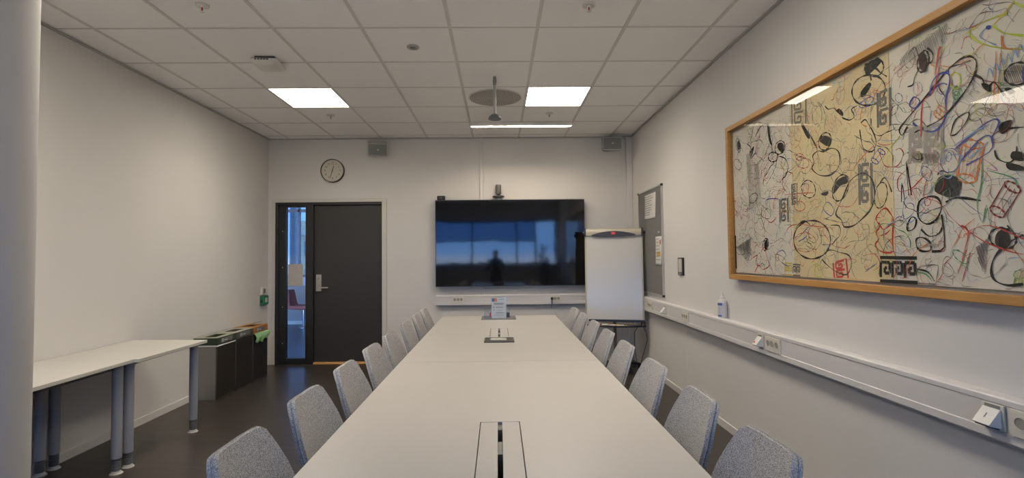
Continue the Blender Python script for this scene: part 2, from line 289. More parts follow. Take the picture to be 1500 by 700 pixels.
CLOCKF = mat('clock_face', (.56, .52, .44), .6)
ACRYL = glass('clear_acrylic', (.93, .95, .96), 1.6, .02)
PANE = glass('clear_pane', (.80, .84, .88), 1.0)
PANE_T = glass('tinted_pane', (.34, .44, .55), 1.0)
PANE_C = glass('corridor_pane', (.42, .47, .52), 1.0)
PGLASS = glass('picture_glass', (.98, .975, .955), 1.0)
MAROON = mat('maroon_fabric', (.36, .12, .11), .9, bump=(200, .3, .002))
CHROME = mat('chrome', (.7, .7, .7), .15, metal=1)
CORW = mat('corridor_wall', (.36, .35, .36), .8)
CORF = mat('corridor_floor', (.05, .055, .07), .3)
FACADE = mat('facade_pale', (.78, .66, .38), .9)
FACWIN = mat('facade_window', (.10, .16, .22), .3)
LEAF = mat('leaf_green', (.035, .09, .03), .5)
STEM = mat('stem_brown', (.12, .07, .04), .8)
POT = mat('pot_dark', (.05, .05, .055), .5)
JACKET = mat('jacket_dark_green', (.012, .022, .024), .9)
SKIN = mat('skin', (.48, .29, .21), .55)
HAIR = mat('hair_grey', (.16, .13, .11), .8)
PANTS = mat('trousers_dark', (.018, .019, .026), .9)
LIGHT = mat('panel_diffuser', (.9, .9, .88), .5, emit=(1.0, .90, .76), estr=21.0)
STRIP = mat('strip_diffuser', (.9, .88, .85), .5, emit=(1.0, .84, .66), estr=85.0)

def optic(m, base, k, power):
    # micro-prismatic cover: more light straight down than sideways
    nt = m.node_tree; b = nt.nodes['Principled BSDF']; g = nt.nodes.new('ShaderNodeNewGeometry'); d = nt.nodes.new('ShaderNodeVectorMath'); d.operation = 'DOT_PRODUCT'
    a = nt.nodes.new('ShaderNodeMath'); a.operation = 'ABSOLUTE'; p = nt.nodes.new('ShaderNodeMath'); p.operation = 'POWER'; p.inputs[1].default_value = power
    q = nt.nodes.new('ShaderNodeMath'); q.operation = 'MULTIPLY_ADD'; q.inputs[1].default_value = k; q.inputs[2].default_value = base
    L = nt.links.new; L(g.outputs['Incoming'], d.inputs[0]); L(g.outputs['Normal'], d.inputs[1]); L(d.outputs['Value'], a.inputs[0]); L(a.outputs[0], p.inputs[0]); L(p.outputs[0], q.inputs[0]); L(q.outputs[0], b.inputs['Emission Strength'])
optic(LIGHT, 7, 20, 2.0)
# ------------------------------------------------------------------ mesh builder
class MB:
    def __init__(s): s.v = []; s.f = []; s.m = []; s.cur = 0
    def add(s, vs, fs):
        o = len(s.v); s.v += [tuple(v) for v in vs]; s.f += [tuple(i + o for i in f) for f in fs]; s.m += [s.cur] * len(fs); return s
    def mi(s, i): s.cur = i; return s
    def box(s, a, b, M=None):
        (x0, y0, z0), (x1, y1, z1) = a, b
        x0, x1 = min(x0, x1), max(x0, x1); y0, y1 = min(y0, y1), max(y0, y1); z0, z1 = min(z0, z1), max(z0, z1)
        vs = [Vector(p) for p in ((x0, y0, z0), (x1, y0, z0), (x1, y1, z0), (x0, y1, z0), (x0, y0, z1), (x1, y0, z1), (x1, y1, z1), (x0, y1, z1))]
        if M is not None: vs = [M @ v for v in vs]
        return s.add(vs, [(0, 3, 2, 1), (4, 5, 6, 7), (0, 1, 5, 4), (1, 2, 6, 5), (2, 3, 7, 6), (3, 0, 4, 7)])
    def cyl(s, p0, p1, r0, r1=None, n=20, caps=True):
        p0, p1 = Vector(p0), Vector(p1); r1 = r0 if r1 is None else r1
        d = (p1 - p0).normalized(); u = d.orthogonal().normalized(); w = d.cross(u)
        vs = []
        for p, r in ((p0, r0), (p1, r1)):
            for i in range(n):
                a = 2 * PI * i / n; vs.append(p + u * (r * math.cos(a)) + w * (r * math.sin(a)))
        fs = [(i, (i + 1) % n, n + (i + 1) % n, n + i) for i in range(n)]
        if caps: fs += [tuple(reversed(range(n))), tuple(range(n, 2 * n))]
        return s.add(vs, fs)
    def tube(s, pts, r, n=8, closed=False):
        pts = [Vector(p) for p in pts]; k = len(pts); vs = []; ref = None
        for i, p in enumerate(pts):
            if closed: d = pts[(i + 1) % k] - pts[i - 1]
            else: d = pts[min(i + 1, k - 1)] - pts[max(i - 1, 0)]
            d.normalize()
            if ref is None: ref = d.orthogonal().normalized()
            u = (ref - d * ref.dot(d)); u = u.normalized() if u.length > 1e-6 else d.orthogonal().normalized(); ref = u
            w = d.cross(u); rr = r[i] if isinstance(r, (list, tuple)) else r
            for j in range(n):
                a = 2 * PI * j / n; vs.append(p + u * (rr * math.cos(a)) + w * (rr * math.sin(a)))
        fs = []
        for i in range(k if closed else k - 1):
            a, b = i * n, ((i + 1) % k) * n
            for j in range(n): fs.append((a + j, a + (j + 1) % n, b + (j + 1) % n, b + j))
        if not closed: fs += [tuple(reversed(range(n))), tuple(range((k - 1) * n, k * n))]
        return s.add(vs, fs)
    def lathe(s, prof, c=(0, 0, 0), axis='z', n=28):
        vs = []
        for r, h in prof:
            for j in range(n):
                a = 2 * PI * j / n; x, y = r * math.cos(a), r * math.sin(a)
                p = {'z': (x, y, h), 'y': (x, h, y), 'x': (h, x, y)}[axis]
                vs.append((p[0] + c[0], p[1] + c[1], p[2] + c[2]))
        k = len(prof); fs = []
        for i in range(k - 1):
            for j in range(n): fs.append((i * n + j, i * n + (j + 1) % n, (i + 1) * n + (j + 1) % n, (i + 1) * n + j))
        fs += [tuple(reversed(range(n))), tuple(range((k - 1) * n, k * n))]
        return s.add(vs, fs)
    def prism(s, poly, a, b, axis='x'):
        # poly in the plane normal to axis; extruded from a to b
        def P(p, t): return {'x': (t, p[0], p[1]), 'y': (p[0], t, p[1]), 'z': (p[0], p[1], t)}[axis]
        n = len(poly); vs = [P(p, a) for p in poly] + [P(p, b) for p in poly]
        fs = [tuple(reversed(range(n))), tuple(range(n, 2 * n))] + [(i, (i + 1) % n, n + (i + 1) % n, n + i) for i in range(n)]
        return s.add(vs, fs)
    def grid(s, fn, nu, nv):
        vs = [fn(i / nu, j / nv) for j in range(nv + 1) for i in range(nu + 1)]
        fs = [(j * (nu + 1) + i, j * (nu + 1) + i + 1, (j + 1) * (nu + 1) + i + 1, (j + 1) * (nu + 1) + i) for j in range(nv) for i in range(nu)]
        return s.add(vs, fs)

def root_of(o):
    while o.parent: o = o.parent
    return o
def build(mb, name, mats, parent=None, world=True, bevel=0.0, smooth=30, loc=None, seg=2, sub=0):
    """link one mesh object; vertices given in world space are stored relative to the thing's own base"""
    if not isinstance(mats, (list, tuple)): mats = [mats]
    off = Vector((0, 0, 0))
    if world and parent is not None: off = Vector(root_of(parent).location)
    if loc is not None: off = Vector(loc)
    me = bpy.data.meshes.new(name)
    me.from_pydata([tuple(Vector(v) - off) for v in mb.v], [], mb.f)
    for m in mats: me.materials.append(m)
    for p, i in zip(me.polygons, mb.m): p.material_index = min(i, len(mats) - 1)
    bm = bmesh.new(); bm.from_mesh(me); bmesh.ops.recalc_face_normals(bm, faces=bm.faces)
    if smooth:
        for f in bm.faces: f.smooth = True
        th = math.radians(smooth)
        for e in bm.edges:
            if len(e.link_faces) == 2 and e.calc_face_angle(0) > th: e.smooth = False
    bm.to_mesh(me); bm.free()
    o = bpy.data.objects.new(name, me); COL.objects.link(o)
    if parent is not None: o.parent = parent
    elif loc is not None: o.location = loc
    if sub:
        m = o.modifiers.new('sub', 'SUBSURF'); m.levels = sub; m.render_levels = sub
    if bevel:
        m = o.modifiers.new('bevel', 'BEVEL'); m.width = bevel; m.segments = seg; m.limit_method = 'ANGLE'; m.angle_limit = math.radians(35)
    return o
def tag(o, label=None, cat=None, group=None, kind=None):
    if label: o['label'] = label
    if cat: o['category'] = cat
    if group: o['group'] = group
    if kind: o['kind'] = kind
    return o
def thing(name, label, cat, loc, rotz=0, group=None):
    o = bpy.data.objects.new(name, None); COL.objects.link(o); o.empty_display_size = .1
    o.location = loc; o.rotation_euler = (0, 0, rotz)
    return tag(o, label, cat, group)
def struct(mb, name, m, label=None, parent=None, **k):
    o = build(mb, name, m, parent, **k)
    if parent is None: o['kind'] = 'structure'
    if label: o['label'] = label
    return o
def copy_tree(o, parent=None):
    c = o.copy(); COL.objects.link(c); c.parent = parent
    for ch in list(o.children): copy_tree(ch, c)
    return c
def text_mb(mb, txt, size, M, ext=0.0006):
    cu = bpy.data.curves.new('lettering', 'FONT'); cu.body = txt; cu.size = size; cu.align_x = 'CENTER'; cu.align_y = 'CENTER'; cu.extrude = ext; cu.resolution_u = 3
    t = bpy.data.objects.new('lettering', cu); COL.objects.link(t)
    bpy.context.view_layer.update()
    me = bpy.data.meshes.new_from_object(t.evaluated_get(bpy.context.evaluated_depsgraph_get()))
    mb.add([M @ v.co for v in me.vertices], [tuple(p.vertices) for p in me.polygons])
    bpy.data.objects.remove(t); bpy.data.curves.remove(cu); bpy.data.meshes.remove(me)
# frames of reference for flat lettering: text x -> , text y ->
M_BACK = lambda x, y, z: Matrix(((1, 0, 0, x), (0, 0, -1, y), (0, 1, 0, z), (0, 0, 0, 1)))      # on the screen wall, facing -Y
M_RIGHT = lambda x, y, z: Matrix(((0, 0, -1, x), (-1, 0, 0, y), (0, 1, 0, z), (0, 0, 0, 1)))    # on the right wall, facing -X

# ================================================================== SETTING
T = .15
YE = 10.5  # far wall of the corridor
struct(MB().box((XL - T, YF - T, -.1), (XR + T, YB + .06, 0)), 'floor', FLOOR, 'very dark brown vinyl floor of the meeting room')
struct(MB().box((XL - T, YF - T, 0), (XL, YB + T, H + .2)), 'wall_left', W_PAINT, 'plain off-white left wall')
struct(MB().box((XR, YF - T, 0), (XR + T, YB + T, H + .2)), 'wall_right', W_PAINT, 'off-white right wall behind the framed drawings')
# screen wall with the door opening
DX0, DX1, DZ = -2.905, -1.500, 2.095
w = MB()
w.box((XL, YB, 0), (DX0, YB + T, H + .2)); w.box((DX1, YB, 0), (XR, YB + T, H + .2)); w.box((DX0, YB, DZ), (DX1, YB + T, H + .2))
struct(w, 'wall_back', W_PAINT, 'off-white end wall with door, clock and large screen')
# window wall behind the camera
WX0, WX1, WZ0, WZ1 = -2.75, 1.69, 1.13, 2.40
w = MB()
w.box((XL, YF - T, 0), (XR, YF, WZ0)); w.box((XL, YF - T, WZ1), (XR, YF, H + .2)); w.box((XL, YF - T, WZ0), (WX0, YF, WZ1)); w.box((WX1, YF - T, WZ0), (XR, YF, WZ1))
struct(w, 'wall_front', W_PAINT, 'wall with the wide window band behind the camera')
# ceiling: tiles in an exposed grid
lights_cells = {(-3, 3), (1, 3), (-3, -1), (1, -1)}
vent_cell = (0, 3)
cm = MB()
for i in range(-5, 5):
    for j in range(-8, 8):
        if (i, j) in lights_cells or (i, j) == vent_cell: continue
        x0, x1 = GX + TS * i + .011, GX + TS * (i + 1) - .011; y0, y1 = GY + TS * j + .008, GY + TS * (j + 1) - .008
        x0, x1 = max(x0, XL), min(x1, XR); y0, y1 = max(y0, YF), min(y1, YB)
        if x1 - x0 < .02 or y1 - y0 < .02: continue
        cm.box((x0, y0, H + .004), (x1, y1, H + .02))
cm.mi(1).box((XL, YF, H + .06), (XR, YB, H + .10))  # unseen slab added above the tiles to keep outside light out
struct(cm, 'ceiling', [C_TILE, C_TILE], 'suspended ceiling of off-white mineral tiles', bevel=0)
tm = MB()
for i in range(-4, 5):
    x = GX + TS * i
    if XL < x < XR: tm.box((x - .012, YF, H), (x + .012, YB, H + .004))
for j in range(-7, 7):
    y = GY + TS * j
    if YF < y < YB: tm.box((XL, y - .0075, H + .001), (XR, y + .0075, H + .0045))
struct(tm, 'trim_1', C_TEE, 'thin painted metal grid between the ceiling tiles')
cv = MB()
cv.box((XL, YF, H - .012), (XL + .02, YB, H)); cv.box((XR - .02, YF, H - .012), (XR, YB, H)); cv.box((XL + .02, YB - .02, H - .012), (XR - .02, YB, H))
struct(cv, 'trim_2', COVE, 'slim edge profile where ceiling meets walls')
struct(MB().box((XL, YF, 0), (XL + .012, YB, .062)), 'baseboard_left', TRIM, 'low white skirting along left wall', bevel=.002)
struct(MB().box((XR - .012, YF, 0), (XR, YB, .062)), 'baseboard_right', TRIM, 'low white skirting along right wall', bevel=.002)
b = MB(); b.box((XL, YB - .012, 0), (-2.93, YB, .062)); b.box((-1.445, YB - .012, 0), (XR, YB, .062))
struct(b, 'baseboard_back', TRIM, 'low white skirting along end wall', bevel=.002)
b = MB()
for y in (4.70,): b.box((XR - .0015, y - .006, .062), (XR, y + .006, .70))
struct(b, 'trim_3', TRIM, 'faint joint strips below the right-hand cable duct')

# door set: casing, frame, leaf, sidelight
b = MB(); b.box((DX0 - .028, YB - .014, 0), (DX0 + .012, YB, DZ + .045)); b.box((DX1 - .012, YB - .014, 0), (DX1 + .05, YB, DZ + .045)); b.box((DX0 + .012, YB - .014, DZ), (DX1 - .012, YB, DZ + .045))
struct(b, 'trim_4', CASING, 'pale casing around the door and its sidelight', bevel=.002)
b = MB()
b.box((DX0, YB - .002, 0), (DX0 + .05, YB + .11, DZ)); b.box((DX1 - .022, YB - .002, 0), (DX1, YB + .11, DZ)); b.box((DX0 + .05, YB - .002, DZ - .035), (DX1 - .022, YB + .11, DZ))
b.box((-2.475, YB - .002, 0), (-2.405, YB + .11, DZ - .035))
b.box((-2.405, YB + .078, .022), (-2.385, YB + .11, DZ - .035)); b.box((DX1 - .042, YB + .078, .022), (DX1 - .022, YB + .11, DZ - .035)); b.box((-2.385, YB + .078, DZ - .055), (DX1 - .042, YB + .11, DZ - .035))
struct(b, 'trim_5', DFRAME, 'black door frame with central post', bevel=.002)
dl = struct(MB().box((-2.401, YB + .03, .025), (DX1 - .026, YB + .075, DZ - .038)), 'door_1', DOOR, 'charcoal door leaf', bevel=.003)
h = MB().box((-2.375, YB + .018, .935), (-2.305, YB + .03, 1.155))
hp = build(h, 'lock_plate', STEEL, dl, bevel=.004); hp['label'] = 'satin steel lock plate'
h = MB().cyl((-2.34, YB + .02, .985), (-2.34, YB - .025, .985), .011); h.tube([(-2.34, YB - .025, .985), (-2.30, YB - .032, .985), (-2.22, YB - .032, .985), (-2.205, YB - .028, .985)], .009, 10)
build(h, 'door_handle', STEEL, dl)
build(MB().cyl((-2.34, YB + .02, 1.105), (-2.34, YB + .008, 1.105), .014, n=16), 'lock_cylinder', CHROME, dl)
struct(MB().prism([(YB + .0, .0), (YB + .11, .0), (YB + .11, .022), (YB + .03, .022), (YB - .0, .004)], -2.405, DX1 - .022, 'x'), 'trim_6', OAK, 'oak threshold under the door')
wf = MB(); gx0, gx1, gz0, gz1 = -2.762, -2.512, .075, 2.035
wf.box((DX0 + .05, YB + .02, .0), (gx0, YB + .08, DZ - .035)); wf.box((gx1, YB + .02, .0), (-2.475, YB + .08, DZ - .035))
wf.box((gx0, YB + .02, .0), (gx1, YB + .08, gz0)); wf.box((gx0, YB + .02, gz1), (gx1, YB + .08, DZ - .035))
win = struct(wf, 'window_1', DFRAME, 'narrow black-framed sidelight beside the door', bevel=.003)
build(MB().box((gx0, YB + .045, gz0), (gx1, YB + .053, gz1)), 'pane', PANE, win)
for z in (1.72, 1.25, .74, .27): build(MB().cyl((-2.805, YB + .02, z), (-2.805, YB + .016, z), .007, n=10), 'screw_cap', STEEL, win)
# window band behind the camera
wf = MB(); ys = YF - .10
for x in (WX0, -2.06, -.79, .50, 1.05, WX1 - .05): wf.box((x, ys, WZ0), (x + .05, ys + .07, WZ1))
wf.box((WX0, ys, WZ0), (WX1, ys + .07, WZ0 + .05)); wf.box((WX0, ys, WZ1 - .05), (WX1, ys + .07, WZ1)); wf.box((WX0, ys, 1.80), (1.05, ys + .07, 1.84))
win2 = struct(wf, 'window_2', DFRAME, 'wide dark-framed window band behind the camera')
build(MB().box((WX0, ys + .03, WZ0), (1.07, ys + .036, 1.82)).box((1.07, ys + .03, WZ0), (WX1, ys + .036, WZ1)), 'pane', PANE, win2)
pt = build(MB().box((WX0, ys + .03, 1.82), (1.07, ys + .036, WZ1)), 'pane', PANE_T, win2); pt['label'] = 'darker tinted upper pane'
struct(MB().box((XL, YF, WZ0 - .03), (XR, YF + .16, WZ0)), 'trim_7', TRIM, 'window board behind the camera', bevel=.003)

# corridor seen through the sidelight
cx0, cx1, cy0 = -6.5, -1.0, YB + T
struct(MB().box((cx0 - T, YB + .06, -.1), (cx1 + T, YE + .4, 0)), 'floor_corridor', CORF, 'shiny dark floor of the corridor beyond the sidelight')
struct(MB().box((cx0, YE, 0), (cx1, YE + .12, .80)), 'wall_corridor_far', CORW, 'low pale parapet wall at the far side of the corridor')
struct(MB().box((cx0, YE - .015, 0), (cx1, YE, .07)), 'baseboard_corridor', TRIM, 'white skirting in the corridor')
struct(MB().box((cx0, YE - .03, .80), (cx1, YE + .14, .98)), 'trim_8', mat('corridor_ledge', (.50, .54, .62), .5), 'pale ledge under the corridor glazing', bevel=.004)
struct(MB().box((cx0 - T, cy0, 0), (cx0, YE + .4, 3.2)), 'wall_corridor_left', CORW, 'corridor end wall on the left')
struct(MB().box((cx1, cy0, 0), (cx1 + T, YE + .4, 3.2)), 'wall_corridor_right', CORW, 'corridor end wall on the right')
struct(MB().box((cx0 - T, YB + .06, 3.0), (cx1 + T, YE + .4, 3.1)), 'ceiling_corridor', CORW, 'corridor ceiling')
wf = MB()
for x in (-6.45, -5.6, -4.66, -4.185, -3.2, -2.2, -1.1): wf.box((x - .02, YE + .04, .98), (x + .02, YE + .1, 3.0))
wf.box((cx0, YE + .04, 2.34), (cx1, YE + .1, 2.40)); wf.box((cx0, YE + .04, .98), (cx1, YE + .1, 1.02)); wf.box((cx0, YE + .04, 2.94), (cx1, YE + .1, 3.0))
win3 = struct(wf, 'window_3', [mat('mullion_blue_grey', (.10, .13, .20), .4)], 'tall corridor glazing seen through the sidelight')
build(MB().box((cx0, YE + .065, 1.0), (cx1, YE + .071, 2.98)), 'pane', PANE_C, win3)

# round column at the left
struct(MB().cyl((-1.892, 1.775, 0), (-1.892, 1.775, H), .20, n=64), 'column', mat('column_paint', (.47, .46, .455), .8), 'thick round painted column at the left edge')

# vertical cable ducts on the end wall
struct(MB().box((-.232, YB - .022, .868), (-.190, YB, H - .012)), 'trim_9', DUCT, 'narrow vertical cable duct behind the large screen', bevel=.002)
struct(MB().box((XR - .075, YB - .05, .06), (XR - .001, YB, H - .012)), 'trim_10', DUCT, 'white vertical duct in the right corner', bevel=.003)

# ================================================================== LIGHTS IN THE CEILING
light_txt = {(-3, 3): 'square white ceiling light panel above the door side of the table', (1, 3): 'square white ceiling light panel right of the round air vent',
             (-3, -1): 'square white ceiling light panel above the side tables, beyond the photo edge',
             (1, -1): 'square white ceiling light panel beside the artwork, beyond the photo edge'}
proto = None
for c_ in ((-3, 3), (1, 3), (-3, -1), (1, -1)):
    x, y = GX + TS * (c_[0] + .5), GY + TS * (c_[1] + .5)
    if proto is None:
        t = thing('ceiling_light', light_txt[c_], 'light', (x, y, H), 0, 'recessed ceiling panels')
        f = MB(); a, o_ = .285, .2925
        for (p, q) in (((-o_, -o_), (o_, -a)), ((-o_, a), (o_, o_)), ((-o_, -a), (-a, a)), ((a, -a), (o_, a))): f.box((p[0], p[1], .0), (q[0], q[1], .055))
        f.box((-o_, -o_, .050), (o_, o_, .056))
        build(f, 'frame', WPLAS, t, world=False)
        build(MB().box((-a, -a, .006), (a, a, .012)), 'diffuser', LIGHT, t, world=False)
        proto = t
    else:
        t = copy_tree(proto); t.location = (x, y, H); t['label'] = light_txt[c_]
# round-perforated air vent
vx, vy = GX + TS * (vent_cell[0] + .5), GY + TS * (vent_cell[1] + .5)
t = thing('air_vent', 'square ceiling vent with a round spiral-perforated face', 'vent', (vx, vy, H))
build(MB().box((-.29, -.29, .002), (.29, .29, .018)), 'vent_plate', C_TILE, t, world=False, bevel=.002)
build(MB().lathe([(.262, .004), (.262, -.004), (.255, -.007), (.25, -.006), (.0005, -.006)], n=48), 'vent_disc', mat('vent_disc_paint', (.60, .585, .56), .6), t, world=False)
pf = MB()
for k in range(1, 15):
    r = .012 + k * .0164; n = int(2 * PI * r / .018)
    for i in range(n):
        a = 2 * PI * (i + k * .37) / n; x, y = r * math.cos(a), r * math.sin(a); dr = .0045; da = .0052 / r * 1.15
        q = [((r + s1 * dr) * math.cos(a + s2 * da), (r + s1 * dr) * math.sin(a + s2 * da)) for s1, s2 in ((-1, -1), (1, -1), (1, 1), (-1, 1))]
        pf.add([(*p, -.0072) for p in q] + [(*p, -.0055) for p in q], [(0, 1, 2, 3), (7, 6, 5, 4), (0, 4, 5, 1), (1, 5, 6, 2), (2, 6, 7, 3), (3, 7, 4, 0)])
build(pf, 'perforations', mat('vent_hole', (.22, .21, .185), .8), t, world=False, smooth=0)
# linear wall washer
lx0, lx1, ly = -.305, .868, 5.80
t = thing('linear_light', 'slim linear ceiling light washing the wall above the screen', 'light', ((lx0 + lx1) / 2, ly, H))
f = MB(); f.box((lx0, ly - .026, H - .039), (lx1, ly - .022, H + .0045)); f.box((lx0, ly + .022, H - .045), (lx1, ly + .026, H + .004)); f.box((lx0, ly - .022, H - .004), (lx1, ly + .022, H + .004))
build(f, 'housing', WPLAS, t)
for a_ in (lx0 - .014, lx1): build(MB().box((a_, ly - .028, H - .046), (a_ + .014, ly + .028, H + .003)), 'end_cap', WPLAS, t, bevel=.002)
build(MB().box((lx0 + .01, ly - .021, H - .026), (lx1 - .01, ly - .016, H - .006)), 'diffuser', STRIP, t)

# sprinklers
def sprinkler(x, y, label, first=[None]):
    if first[0] is None:
        t = thing('sprinkler', label, 'sprinkler', (x, y, H), 0, 'ceiling sprinklers')
        build(MB().lathe([(.042, .004), (.042, -.002), (.036, -.006), (.02, -.005), (.018, -.003), (.001, -.003)], n=28), 'rosette', TRIM, t, world=False)
        b = MB().cyl((0, 0, 0), (0, 0, -.012), .013, .009, 14)
        b.tube([(-.009, 0, -.008), (-.013, 0, -.022), (-.004, 0, -.036)], .0025, 6); b.tube([(.009, 0, -.008), (.013, 0, -.022), (.004, 0, -.036)], .0025, 6)
        b.lathe([(.001, -.040), (.014, -.0395), (.014, -.0375), (.001, -.036)], n=18)
        build(b, 'nozzle', TRIM, t, world=False)
        bb = build(MB().cyl((0, 0, -.012), (0, 0, -.036), .0045, n=10), 'bulb', REDBULB, t, world=False); bb['label'] = 'small red glass bulb'
        first[0] = t
    else:
        t = copy_tree(first[0]); t.location = (x, y, H); t['label'] = label
sprinkler(-1.809, 3.05, 'white sprinkler head with red bulb in the ceiling nearest the column')
sprinkler(.582, 3.06, 'white sprinkler head with red bulb in the ceiling nearest the framed artwork')
sprinkler(-1.82, 5.44, 'small white sprinkler head just beyond the left light panel')
sprinkler(.575, 5.42, 'small white sprinkler head just beyond the right light panel')
t = thing('ceiling_sensor', 'small round recessed sensor in a ceiling tile', 'sensor', (-.619, 3.67, H))
build(MB().lathe([(.046, .004), (.046, -.003), (.040, -.008), (.030, -.007), (.028, -.002), (.001, -.002)], n=32), 'rim', mat('sensor_rim', (.42, .41, .38), .5), t, world=False)
build(MB().lathe([(.026, -.001), (.024, -.008), (.012, -.014), (.001, -.015)], n=24), 'lens', MGREY, t, world=False)
# wireless access point
t = thing('access_point', 'white box-shaped wireless access point under the ceiling', 'access point', (-1.80, 3.92, H), math.radians(4))
build(MB().box((-.075, -.085, -.018), (.075, .085, .004)), 'mounting_plate', BLACK, t, world=False)
def rrect(hx, hy, r, n=5):
    o = []
    for cx_, cy_, a0 in ((hx - r, hy - r, 0), (-hx + r, hy - r, 90), (-hx + r, -hy + r, 180), (hx - r, -hy + r, 270)):
        for i in range(n + 1):
            a = math.radians(a0 + 90 * i / n); o.append((cx_ + r * math.cos(a), cy_ + r * math.sin(a)))
    return o
def loft(mb, rings):
    n = len(rings[0]); vs = [p for r in rings for p in r]
    fs = [(i * n + j, i * n + (j + 1) % n, (i + 1) * n + (j + 1) % n, (i + 1) * n + j) for i in range(len(rings) - 1) for j in range(n)]
    fs += [tuple(reversed(range(n))), tuple(range((len(rings) - 1) * n, len(rings) * n))]
    return mb.add(vs, fs)
rg = [[(x, y, z) for x, y in rrect(a, b_, r)] for a, b_, r, z in ((.098, .108, .02, -.018), (.103, .113, .025, -.030), (.100, .110, .025, -.040), (.075, .085, .03, -.056), (.05, .06, .03, -.060))]
build(loft(MB(), rg), 'housing', WPLAS, t, world=False)
pm = MB()
for i in range(5): pm.box((-.065 + i * .022, -.1135, -.034), (-.049 + i * .022, -.106, -.022))
build(pm, 'vent_slots', DGREY, t, world=False)
# hanging microphone
t = thing('ceiling_microphone', 'grey dome microphone hanging from a ceiling rod over the table', 'microphone', (-.018, 4.29, H))
b = MB().cyl((0, 0, 0), (0, 0, -.035), .012, .017, 16); b.cyl((0, 0, -.035), (0, 0, -.075), .017, .015, 16)
build(b, 'ceiling_mount', MGREY, t, world=False)
build(MB().cyl((0, 0, -.07), (0, 0, -.33), .0115, n=16), 'rod', mat('rod_grey', (.33, .33, .33), .4), t, world=False)
build(MB().lathe([(.012, -.325), (.03, -.332), (.048, -.348), (.058, -.368), (.056, -.374), (.001, -.376)], n=32), 'microphone_head', mat('mic_grey', (.16, .165, .175), .5), t, world=False)
build(MB().cyl((.052, 0, -.352), (.060, 0, -.356), .006, n=10), 'status_light', PALE, t, world=False)

# ================================================================== END WALL
t = thing('wall_clock', 'round wall clock with thin black rim and cream face', 'clock', (-2.148, YB, 2.352))
C_ = (-2.148, 0, 2.502)
def ring_y(mb, cx, cz, R, r, y0, y1, n=48):
    vs = []; 
    for y in (y0, y1):
        for rr in (R, r):
            for i in range(n):
                a = 2 * PI * i / n; vs.append((cx + rr * math.cos(a), y, cz + rr * math.sin(a)))
    fs = []
    for i in range(n):
        j = (i + 1) % n
        fs += [(i, j, n + j, n + i), (2 * n + i, 3 * n + i, 3 * n + j, 2 * n + j), (i, 2 * n + i, 2 * n + j, j), (n + i, n + j, 3 * n + j, 3 * n + i)]
    return mb.add(vs, fs)
build(ring_y(MB(), C_[0], C_[2], .152, .143, YB - .04, YB), 'rim', BLACK, t)
fc = build(MB().cyl((C_[0], YB - .028, C_[2]), (C_[0], YB - .002, C_[2]), .144, n=48), 'clock_face', CLOCKF, t)
nm = MB()
for k in range(1, 13):
    a = PI / 2 - k * PI / 6; text_mb(nm, str(k), .037, M_BACK(C_[0] + .098 * math.cos(a), YB - .029, C_[2] + .098 * math.sin(a)))
for k in range(60):
    a = k * PI / 30; l = .006 if k % 5 else .010
    M = Matrix.Translation((C_[0], YB - .029, C_[2])) @ Matrix.Rotation(a, 4, 'Y')
    nm.box((.127, -.0005, -.0008), (.127 + l, .0005, .0008), M)
build(nm, 'numerals', mat('clock_ink', (.07, .065, .06), .7), fc, smooth=0)
def hand(name, ang, L, wd, tail):
    M = Matrix.Translation((C_[0], YB - .032, C_[2])) @ Matrix.Rotation(math.radians(ang), 4, 'Y')
    m = MB(); m.add([M @ Vector(p) for p in ((-wd, 0, -tail), (wd, 0, -tail), (wd * .5, 0, L), (-wd * .5, 0, L), (-wd, -.002, -tail), (wd, -.002, -tail), (wd * .5, -.002, L), (-wd * .5, -.002, L))], [(0, 3, 2, 1), (4, 5, 6, 7), (0, 1, 5, 4), (1, 2, 6, 5), (2, 3, 7, 6), (3, 0, 4, 7)])
    return build(m, name, BLACK, t)
hand('hour_hand', 16.5, .068, .0055, .014); hand('minute_hand', 197, .105, .0042, .02)

# large screen
SX0, SX1, SZ0, SZ1, SY = -.806, 1.118, .985, 2.095, 6.435
t = thing('television', 'large black glossy wall-mounted television screen', 'television', ((SX0 + SX1) / 2, YB, SZ0))
build(MB().box((SX0, SY, SZ0), (SX1, SY + .045, SZ1)), 'casing', BLACK, t, bevel=.003)
fr = MB(); fr.box((SX0 - .004, SY - .004, SZ0 - .006), (SX1 + .004, SY + .03, SZ0)); fr.box((SX0 - .004, SY - .004, SZ1), (SX1 + .004, SY + .03, SZ1 + .004)); fr.box((SX0 - .004, SY - .004, SZ0), (SX0, SY + .03, SZ1)); fr.box((SX1, SY - .004, SZ0), (SX1 + .004, SY + .03, SZ1))
bz = build(fr, 'bezel', [mat('bezel_grey', (.14, .15, .16), .35, metal=.6)], t)
build(MB().box((SX0 + .004, SY - .003, SZ0 + .006), (SX1 - .004, SY, SZ1 - .006)), 'screen', SCREEN, t)
build(MB().box((-.35, SY + .045, 1.2), (.66, YB, 1.9)), 'wall_mount', BLACK, t)
